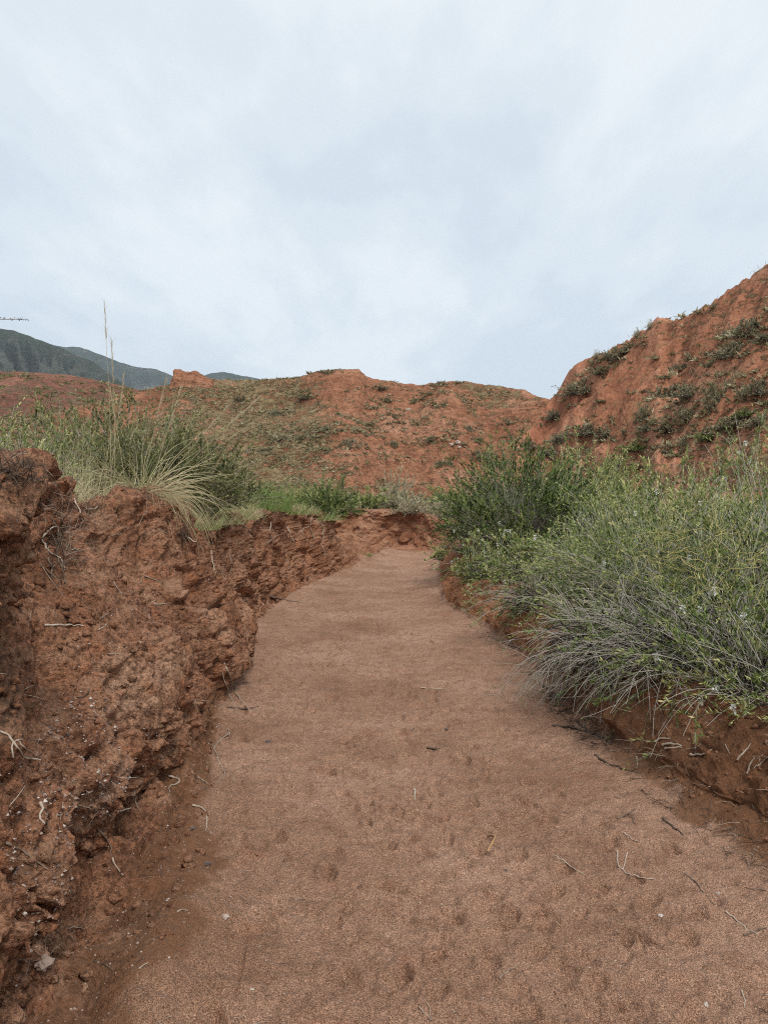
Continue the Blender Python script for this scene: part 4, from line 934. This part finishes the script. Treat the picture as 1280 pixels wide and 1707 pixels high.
for i, (px, py, r, lab) in enumerate([(752, 741, .17, 'left pale stone on the red central hill'), (763, 738, .22, 'upper right pale stone on the red central hill'), (766, 746, .14, 'lowest pale stone under the pair on the central hill'), (681, 683, .20, 'single pale stone high on the central hill')]):
    h_ = at(px, py, [hillC])
    if h_: stone(h_[0], r, 40 + i, .85, lab, 'pale stones on the central hill')
for i, (px, py, rp_, t_, lab) in enumerate([
 (376, 1530, 7, .8, 'pale angular stone at the edge of the sand lower left'), (75, 1610, 16, .62, 'orange lump of stone at the foot of the left wall'),
 (1176, 1676, 5, .9, 'small white stone near the bottom right of the sand'), (1100, 1527, 4, .95, 'white pebble in the lower right sand'), (1196, 1490, 3.5, .8, 'tiny pale pebble right of the looped twig'),
 (420, 1650, 3.5, .95, 'white pebble at the lower left of the path'), (322, 1382, 5, .1, 'small black stone by the left edge of the sand'), (447, 1238, 5, .05, 'small dark pebble high on the left side of the path'),
 (744, 1217, 4, .1, 'dark pebble near the short dark stick'), (346, 1441, 6, .1, 'dark pebble above the pale angular stone'), (842, 1452, 4, .15, 'dark pebble below the curved orange stick')]):
    h_ = at(px, py, [path, bankL])
    if h_: stone(h_[0] + Vector((0, 0, .25 * rp_ / F * h_[0].y)), rp_ / F * h_[0].y, 60 + i, t_, lab, 'loose stones along the wash')
# gravel
g = np.random.default_rng(23)
def gravel(n, pts, r0, r1, seed, name='gravel'):
    g = np.random.default_rng(seed); n = len(pts); r = (r0 + (r1 - r0) * g.random(n) ** 3)[:, None, None]
    o8 = np.array([[1, 0, 0], [0, 1, 0], [-1, 0, 0], [0, -1, 0], [0, 0, .8], [0, 0, -.8]], float); f = np.array([[0, 1, 4], [1, 2, 4], [2, 3, 4], [3, 0, 4], [1, 0, 5], [2, 1, 5], [3, 2, 5], [0, 3, 5]])
    V = o8[None] * r * g.uniform(.6, 1.3, (n, 6, 1)) + pts[:, None]; Fc = (np.arange(n)[:, None, None] * 6 + f[None]).reshape(-1, 3)
    o = mk(name, V, Fc, M_STONE, {'tint': np.repeat(np.clip(g.beta(1.6, 1.6, n), 0, 1), 6)}, False); return tag(o, kind='stuff')
ii = (np.exp(g.uniform(math.log(1), math.log(6), 9000))); ri = np.searchsorted(rows, 1.9 * ii.clip(1, 6)).clip(0, NR - 1)
ci = (cToe + 380 * g.random(9000)).astype(int); gravel(0, P[ri, ci].astype(float), .0012, .0042, 1)
ri = np.searchsorted(rows, np.exp(g.uniform(math.log(1.9), math.log(9), 9000))).clip(0, NR - 1); ci = g.integers(cU + 60, cToe, 9000); gravel(0, P[ri, ci].astype(float), .0015, .006, 2)
k = (g.random(2600)); ri = np.searchsorted(rows, 1.9 + 1.3 * k).clip(0, NR - 1); ci = g.integers(cU + 90, cT + 40, 2600); gravel(0, P[ri, ci].astype(float), .002, .010, 3)
def clods(pts, r0, r1, seed):
    g = np.random.default_rng(seed); n = len(pts); th, ph = np.meshgrid(np.linspace(0, np.pi, 6), np.arange(8) * np.pi / 4, indexing='ij'); a, b = th.shape
    B = np.stack([np.sin(th) * np.cos(ph), np.sin(th) * np.sin(ph), np.cos(th) * .75], -1).reshape(-1, 3)
    r = (r0 + (r1 - r0) * g.random(n) ** 3)[:, None, None]; V = B[None] * r
    V = V * (1 + 1.1 * fbm(V / r * .9 + g.uniform(0, 90, (n, 1, 3)), 3, seed)[..., None]) + pts[:, None]
    i = np.arange(a - 1)[:, None] * b + np.arange(b)[None]; j = np.arange(a - 1)[:, None] * b + ((np.arange(b) + 1) % b)[None]
    f = np.stack([i, i + b, j + b, j], -1).reshape(-1, 4); Fc = (np.arange(n)[:, None, None] * len(B) + f[None]).reshape(-1, 4)
    z0 = np.zeros(len(B) * n); return tag(mk('crumbled_earth', V, Fc, M_BANK, {'mud': z0, 'organic': z0}), kind='stuff')
def flatpts(c0, c1, y0, y1, n, seed, nz=.45):
    g = np.random.default_rng(seed); ri = np.searchsorted(rows, np.exp(g.uniform(math.log(y0), math.log(y1), n))).clip(1, NR - 2); ci = g.integers(c0, c1, n)
    a = P[ri + 1, ci] - P[ri - 1, ci]; b = P[ri, ci + 1] - P[ri, ci - 1]; nn_ = np.abs(np.cross(a, b)); nn_ = nn_[:, 2] / (np.linalg.norm(nn_, axis=1) + 1e-9)
    return P[ri, ci][nn_ > nz].astype(float)
clods(flatpts(cU, cB, 1.9, 7, 3600, 1), .003, .022, 1)
clods(flatpts(cLip - 10, cU, 1.9, 9, 1500, 2), .003, .020, 2)
clods(flatpts(cB - 10, cToe - 5, 2.2, 14, 700, 3), .003, .026, 3)
clods(flatpts(cTR + 6, cR3, 3.2, 12, 1500, 4), .003, .018, 4)
# conifers on the distant ridge
g = np.random.default_rng(9); con0 = None
for i, px in enumerate([399, 404, 409, 413, 417, 421, 424, 428, 432, 437, 441, 445]):
    Yc = 2500.0; hgt = g.uniform(14, 24); x = (px - 640) / F * Yc; p = drop(x, Yc, [mtn2], 2000)
    if con0 is None:
        con0 = empty('conifer', (0, 0, 0), 'small dark conifer in the row on the distant ridge', 'conifer', 'conifers on the distant ridge')
        pc = np.array([[[0, 0, 0], [0, 0, 1.0]]]); part('trunk', tubes(pc, [.03], [.01], np.zeros((1, 2)), 6), M_TWIG, con0)
        m = 500; t_ = g.random(m); a_ = g.random(m) * 6.283; dd = np.stack([np.cos(a_), np.sin(a_), -.35 + 0 * a_], -1)
        part('crown', leaves(g, np.stack([0 * t_, 0 * t_, .15 + .85 * t_], -1), dd, .27 * (1.05 - t_), .05 * (1.1 - t_), g.random(m)), M_CONIFER, con0); con = con0
    else: con = copy_thing(con0, (0, 0, 0), con0['label'])
    con.location = p; con.scale = (hgt,) * 3

# ------------------------------------------------------------------ roots, sticks and litter
def lay(name, pix, wpx, tint, label, cat, group=None, objs=(path, bankL, bankR, bankF), lift=.14, sides=6, kinks=2, seed=0, end=.45):
    g = np.random.default_rng(seed + int(pix[0][0]) * 7 + int(pix[0][1])); pts = []; rad = []
    px = np.array(pix, float); s_ = np.concatenate([[0], np.cumsum(np.linalg.norm(np.diff(px, axis=0), axis=1))]); m = max(6, int(s_[-1] / 5)); ss = np.linspace(0, s_[-1], m)
    xs = np.interp(ss, s_, px[:, 0]) + g.normal(0, .8, m); ys = np.interp(ss, s_, px[:, 1]) + g.normal(0, .8, m)
    depths = []
    for x, y in zip(xs, ys):
        h_ = at(x, y, list(objs)); depths.append((h_[0] - Vector((0, 0, EYE))).length if h_ else np.nan)
    dp = np.array(depths)
    if np.isnan(dp).all(): return None
    dp = np.interp(np.arange(m), np.where(~np.isnan(dp))[0], dp[~np.isnan(dp)])
    med = np.median(dp); dp = np.clip(dp, med * .85, med * 1.12); A_ = np.pad(dp, 2, 'edge'); dp = np.minimum(dp, (A_[:-4] + A_[1:-3] + A_[2:-2] + A_[3:-1] + A_[4:]) / 5)
    r = wpx / 2 / F * med
    W = np.array([np.array(ray(x, y)) * (d_ - r * lift * 2 - .002) + np.array([0, 0, EYE]) for x, y, d_ in zip(xs, ys, dp)])
    c_ = W.mean(0); rr = r * (1 - (1 - end) * np.linspace(0, 1, m)) * g.uniform(.85, 1.15, m)
    i = tubes((W - c_)[None], [1], [1], tint + g.normal(0, .06, (1, m)), sides)
    V, Fc, T = i; V = (W - c_).repeat(sides, 0) + (V - (W - c_).repeat(sides, 0)) * rr.repeat(sides)[:, None]
    o = part(name, (V, Fc, np.clip(T, 0, 1)), M_ROOT); o.location = c_
    return tag(o, label, cat, group)
GRT = 'dry roots hanging out of the left bank'; GST = 'dry sticks lying on the sand'; GTW = 'twigs caught on the banks'
ROOTS = [
 ([(0, 1218), (14, 1225), (26, 1240), (40, 1262), (68, 1266)], 5, .8, 'thick pale root curling out at the left edge'),
 ([(22, 1262), (20, 1243), (30, 1232), (38, 1232)], 4, .85, 'short pale hooked root crossing the thick one'),
 ([(28, 1234), (44, 1248), (58, 1258), (72, 1268)], 3, .6, 'brown root running right from the hooked root'),
 ([(67, 1337), (73, 1348), (67, 1358), (68, 1366), (75, 1373)], 6, .95, 'white comma-shaped root in the middle of the left wall'),
 ([(72, 1340), (80, 1355), (79, 1375), (86, 1387)], 4, .4, 'brown root beside the white comma-shaped root'),
 ([(164, 1302), (173, 1309), (170, 1322), (165, 1330)], 4, .85, 'pale S-shaped root sticking out of the slope'),
 ([(120, 1340), (138, 1344), (153, 1349)], 4, .6, 'short brown root pointing right above the hollow'),
 ([(186, 1355), (204, 1351), (221, 1346)], 5, .85, 'straight pale root stub above the hollow'),
 ([(225, 1318), (228, 1338), (234, 1350)], 3, .7, 'thin root dangling near the straight stub'),
 ([(281, 1293), (292, 1297), (301, 1302), (294, 1308), (284, 1308), (283, 1325)], 4, .8, 'pale Z-shaped root above the sand edge'),
 ([(322, 1342), (337, 1346), (343, 1352), (346, 1370), (341, 1385)], 4, .8, 'pale bent root near the left sand edge'),
 ([(165, 1384), (178, 1398), (186, 1412), (183, 1430)], 4, .4, 'dark forked root over the hollow'),
 ([(188, 1430), (196, 1448), (208, 1460)], 3.5, .8, 'pale root tip hanging into the hollow'),
 ([(10, 1405), (35, 1416), (55, 1430), (80, 1450)], 5, .5, 'long grey-brown root lying on the lower left wall'),
 ([(75, 1042), (100, 1041), (138, 1043)], 5, .9, 'straight white stick root on the ledge below the overhang'),
 ([(165, 1051), (172, 1045), (180, 1040)], 3, .75, 'tiny pale root right of the straight white stick'),
 ([(72, 895), (82, 882), (96, 878)], 5, .8, 'pale root at the top of the root tangle'),
 ([(70, 898), (78, 915), (92, 925), (104, 933), (108, 950)], 5, .75, 'curved pale root in the tangle under the lip'),
 ([(80, 930), (88, 945), (84, 965)], 4, .5, 'grey root low in the tangle'),
 ([(95, 890), (110, 905), (122, 912)], 4, .4, 'dark root across the tangle'),
 ([(98, 905), (94, 925), (104, 948), (112, 975)], 3.5, .35, 'dark thin root dropping from the tangle'),
 ([(120, 917), (134, 915)], 3, .8, 'short pale root right of the tangle'),
 ([(124, 832), (134, 850), (138, 868)], 4, .8, 'pale root hanging below the yellow grass tuft'),
 ([(130, 812), (142, 806), (152, 803), (160, 812)], 4, .75, 'arched pale root on the lip under the grass'),
 ([(138, 845), (150, 850), (163, 846)], 3.5, .7, 'thin pale root crossing left of the tussock'),
 ([(240, 960), (252, 963), (262, 968), (272, 972)], 3, .6, 'thin root at the top of the bulging pillar'),
 ([(310, 895), (325, 903), (338, 914)], 3, .85, 'pale root right of the black hole in the bank'),
 ([(352, 918), (356, 935), (358, 955)], 3.5, .8, 'pale root upright on the pillar top'),
 ([(302, 880), (312, 895), (318, 905)], 3, .7, 'fine root by the dark hole under the tussock'),
 ([(166, 1032), (175, 1026), (182, 1022)], 3, .6, 'small brown root fragment on the middle slope'),
 ([(180, 1090), (200, 1091)], 3, .7, 'short thin root low on the middle slope'),
 ([(255, 1006), (268, 1007), (285, 1005)], 2.5, .8, 'thin white root above the pillar notch'),
 ([(452, 870), (450, 888), (453, 900)], 4, .8, 'pale root in the left part of the far wall'),
 ([(478, 878), (484, 892), (490, 905)], 4, .85, 'whitish root hanging on the far wall'),
 ([(520, 862), (517, 880), (524, 900)], 3.5, .6, 'brown root left of the cascading grass'),
 ([(533, 868), (541, 885), (537, 910), (540, 925)], 3, .7, 'long fine root under the cascading grass'),
 ([(445, 905), (458, 895), (470, 890)], 3, .5, 'thin root slanting on the far wall'),
 ([(500, 888), (508, 880), (516, 876)], 3, .75, 'pale root slanting beside the brown root'),
 ([(395, 870), (412, 880), (425, 893)], 3.5, .5, 'dark root across the top of the notch'),
 ([(382, 925), (386, 940), (384, 955)], 3, .6, 'fine root in the notch behind the pillar'),
 ([(452, 995), (470, 1000), (498, 1004)], 5, .3, 'dark stick at the foot of the far wall'),
 ([(150, 1150), (143, 1160), (128, 1164)], 4, .1, 'black root stub on the sloping ledge'),
 ([(30, 1600), (60, 1602), (82, 1598), (90, 1605)], 3, .3, 'brown root by the orange stone lump'),
 ([(155, 1602), (172, 1606), (190, 1618)], 4, .2, 'dark curved root in the mud at lower left'),
 ([(115, 1548), (125, 1545), (140, 1548)], 3, .65, 'thin pale root on the hollow edge'),
 ([(232, 1615), (240, 1609), (246, 1604)], 3, .8, 'two-pronged pale twig in the mud'),
 ([(296, 1520), (304, 1516), (313, 1518)], 3, .75, 'curved pale twig in the mud below the dark hole'),
]
for pix, w_, t_, lab in ROOTS: lay('root', pix, w_ * .8, t_, lab, 'root', GRT, objs=(bankL, path))
STICKS = [
 ([(812, 1420), (818, 1408), (826, 1398), (824, 1392), (814, 1391)], 7, .62, 'curved orange-brown stick on the sand right of centre'),
 ([(711, 1246), (722, 1248), (733, 1248)], 5, .25, 'short dark stick in the middle of the path'),
 ([(690, 1315), (692, 1326), (691, 1335)], 4.5, .85, 'short pale upright stick in the middle of the path'),
 ([(830, 1632), (840, 1623), (854, 1615), (864, 1606)], 4, .55, 'brown twig near the bottom of the path'),
 ([(700, 1678), (708, 1688), (718, 1702)], 3.5, .7, 'forked twig at the bottom edge of the path'),
 ([(712, 1672), (716, 1686), (718, 1701)], 2.5, .7, 'thin prong beside the forked twig at the bottom edge'),
 ([(923, 1425), (948, 1441), (974, 1459)], 3, .85, 'straight straw on the lower right sand'),
 ([(1027, 1418), (1029, 1440), (1042, 1455), (1065, 1462), (1090, 1466)], 4, .75, 'looped twig with upright tips on the right sand'),
 ([(1044, 1422), (1041, 1436), (1038, 1450)], 2.5, .9, 'straw standing in the loop of the looped twig'),
 ([(1140, 1455), (1160, 1470), (1176, 1490), (1190, 1508)], 3, .5, 'long brown twig arching on the right sand'),
 ([(1210, 1518), (1230, 1538), (1262, 1558)], 3.5, .8, 'pale double straw near the right edge of the sand'),
 ([(1028, 1366), (1042, 1358), (1058, 1348)], 5, .35, 'brown forked stick by the right toe of the bank'),
 ([(1050, 1356), (1056, 1372), (1058, 1378)], 3, .3, 'prong below the brown forked stick'),
 ([(1106, 1364), (1122, 1378), (1138, 1392)], 5, .2, 'dark stick lying along the right sand edge'),
 ([(1038, 1387), (1052, 1396), (1064, 1404)], 3, .85, 'pale straw above the looped twig'),
 ([(1022, 1330), (1040, 1328), (1046, 1318)], 4, .4, 'bent twig just off the right bank toe'),
 ([(1235, 1650), (1240, 1665), (1241, 1680)], 3, .8, 'tiny pale straw near the bottom right corner'),
 ([(700, 1146), (718, 1147), (738, 1149)], 3, .85, 'pale straw across the upper path'),
 ([(686, 1219), (692, 1213), (697, 1209)], 3, .3, 'small twig above the short dark stick'),
 ([(990, 1258), (1020, 1275), (1050, 1285), (1070, 1290)], 5, .15, 'dark wet branch along the right toe of the bank'),
 ([(920, 1210), (950, 1212), (985, 1222), (1020, 1240)], 6, .1, 'black debris branch lying at the thicket foot'),
 ([(960, 1200), (975, 1215), (1000, 1228), (1015, 1252)], 4, .15, 'thin black branch tangled in the debris branch'),
 ([(912, 1160), (935, 1165), (955, 1172)], 5, .1, 'short black branch higher up the right toe'),
 ([(905, 1140), (922, 1156), (940, 1160)], 4, .2, 'dark twig under the drooping shrub'),
 ([(815, 1060), (845, 1075), (870, 1080)], 3.5, .4, 'brown twig at the path edge below the low shrub'),
 ([(1240, 1560), (1256, 1552), (1275, 1546)], 4, .3, 'dark twig at the right edge of the sand')]
for pix, w_, t_, lab in STICKS: st_ = lay('stick', pix, w_ * .72, t_, lab, 'stick', GST, objs=(path, bankR)); 'orange' in lab and st_.data.materials.__setitem__(0, M_ORANGE)
TW = [
 ([(1090, 1236), (1104, 1230), (1118, 1232)], 4, .85, 'short pale twig uppermost on the right bank face'),
 ([(1104, 1240), (1120, 1239), (1136, 1243)], 5, .85, 'thick pale twig in the middle of the right bank face'),
 ([(1108, 1248), (1122, 1246), (1136, 1244)], 4, .8, 'pale twig directly beneath the thick pale twig'),
 ([(1150, 1258), (1168, 1258), (1184, 1250)], 5, .8, 'forked pale twig right of the thick pale twig'),
 ([(1228, 1266), (1240, 1254), (1250, 1240)], 4, .7, 'slanting grey twig on the far right bank face'),
 ([(1060, 1262), (1063, 1272), (1060, 1280)], 3, .7, 'tiny orange root in the rill of the right bank'),
 ([(1244, 1290), (1249, 1275), (1256, 1262)], 4, .5, 'brown twig at the right edge of the bank'),
 ([(1262, 1276), (1270, 1270), (1279, 1262)], 4, .6, 'grey twig end at the picture right edge of the bank'),
 ([(375, 1105), (385, 1130), (394, 1155), (420, 1190)], 3, .8, 'long pale straw hanging off the foot of the pillar'),
 ([(370, 1120), (378, 1145), (392, 1178)], 3, .75, 'second pale straw beside the long straw at the pillar foot'),
 ([(380, 1215), (384, 1222), (368, 1232), (356, 1245), (366, 1270), (376, 1288), (370, 1300), (358, 1306)], 3, .65, 'long crooked root along the left sand edge'),
 ([(380, 1180), (410, 1182), (430, 1178)], 4, .2, 'dark twig on the sand at the pillar foot'),
 ([(330, 1296), (340, 1300), (348, 1308)], 3, .7, 'pale twig under the crooked root')]
for pix, w_, t_, lab in TW: lay('twig', pix, w_ * .85, t_, lab, 'twig', GTW, objs=(path, bankL, bankR))
# uncountable fine litter along the foot of the right bank and fine rootlets on the left lip
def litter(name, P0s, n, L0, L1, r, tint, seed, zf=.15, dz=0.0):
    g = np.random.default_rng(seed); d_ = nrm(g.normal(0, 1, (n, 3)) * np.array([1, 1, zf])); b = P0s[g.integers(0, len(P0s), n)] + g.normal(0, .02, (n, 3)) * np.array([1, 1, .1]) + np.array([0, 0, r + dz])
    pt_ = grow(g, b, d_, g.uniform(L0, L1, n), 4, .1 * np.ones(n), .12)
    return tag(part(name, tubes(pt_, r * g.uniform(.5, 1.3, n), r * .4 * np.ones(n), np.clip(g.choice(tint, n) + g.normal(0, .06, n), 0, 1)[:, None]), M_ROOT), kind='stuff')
def colpts(c0, c1, y0, y1, n, seed):
    g = np.random.default_rng(seed); ri = np.searchsorted(rows, np.exp(g.uniform(math.log(y0), math.log(y1), n))).clip(0, NR - 1); return P[ri, g.integers(c0, c1, n)].astype(float)
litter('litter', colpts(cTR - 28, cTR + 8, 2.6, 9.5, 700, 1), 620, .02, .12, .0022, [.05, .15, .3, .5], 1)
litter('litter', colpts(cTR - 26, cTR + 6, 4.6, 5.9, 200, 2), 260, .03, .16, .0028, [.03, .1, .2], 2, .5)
litter('litter', colpts(cTR + 5, cR3, 3.2, 6, 500, 3), 420, .03, .16, .0018, [.3, .6, .8, .9], 3, .3)
litter('litter', colpts(cToe - 30, cToe + 60, 2.0, 8, 500, 4), 160, .02, .08, .0014, [.2, .5, .8], 4)
litter('litter', colpts(cToe, cTR, 1.9, 14, 900, 7), 330, .01, .05, .0014, [.05, .2, .5, .8], 7)
litter('rootlets', colpts(cLip - 18, cLip + 50, 2.5, 18, 700, 5), 700, .05, .22, .0016, [.15, .4, .6, .8, .9], 5, 1.0)
litter('rootlets', colpts(cLip + 30, cB, 2, 9, 700, 6), 380, .02, .10, .0013, [.3, .6, .8, .9], 6, .8)
g = np.random.default_rng(12); mt = [h_[0] for h_ in (at(g.normal(98, 16), g.normal(905, 34), [bankL]) for _ in range(140)) if h_]
if mt: litter('root_mat', np.array([tuple(m_) for m_ in mt]), 260, .05, .20, .0022, [.05, .2, .35, .6], 8, 1.2, .01)
mt = [h_[0] for h_ in (at(g.uniform(0, 62), g.normal(790, 10), [bankL]) for _ in range(90)) if h_]
if mt: litter('root_mat', np.array([tuple(m_) for m_ in mt]), 130, .03, .10, .0014, [.02, .1, .2, .3], 9, 1.0)
mt = [h_[0] for h_ in (at(g.normal(300, 7), g.normal(888, 5), [bankL]) for _ in range(40)) if h_]
if mt: litter('root_mat', np.array([tuple(m_) for m_ in mt]), 90, .03, .09, .0018, [.02, .08], 10, 1.0)
print('all', round(time.time() - T0, 1))

# ------------------------------------------------------------------ air
hz = bpy.data.meshes.new('haze'); hx, hy0, hy1, hb, ht = 3500, -900, 4100, -6, 620
hv = [(x, y, z) for x in (-hx, hx) for y in (hy0, hy1) for z in (hb, ht)]
hz.from_pydata(hv, [], [(0, 1, 3, 2), (4, 6, 7, 5), (0, 4, 5, 1), (2, 3, 7, 6), (0, 2, 6, 4), (1, 5, 7, 3)]); hz.update()
hm = NT('haze'); pv = hm.n('ShaderNodeVolumePrincipled', {'Color': (.70, .83, 1.0, 1), 'Density': .00011, 'Anisotropy': .2}); oo = hm.n('ShaderNodeOutputMaterial'); hm.t.links.new(pv.outputs[0], oo.inputs['Volume'])
hz.materials.append(hm.m); ho = bpy.data.objects.new('haze', hz); C.objects.link(ho); tag(ho, kind='stuff')
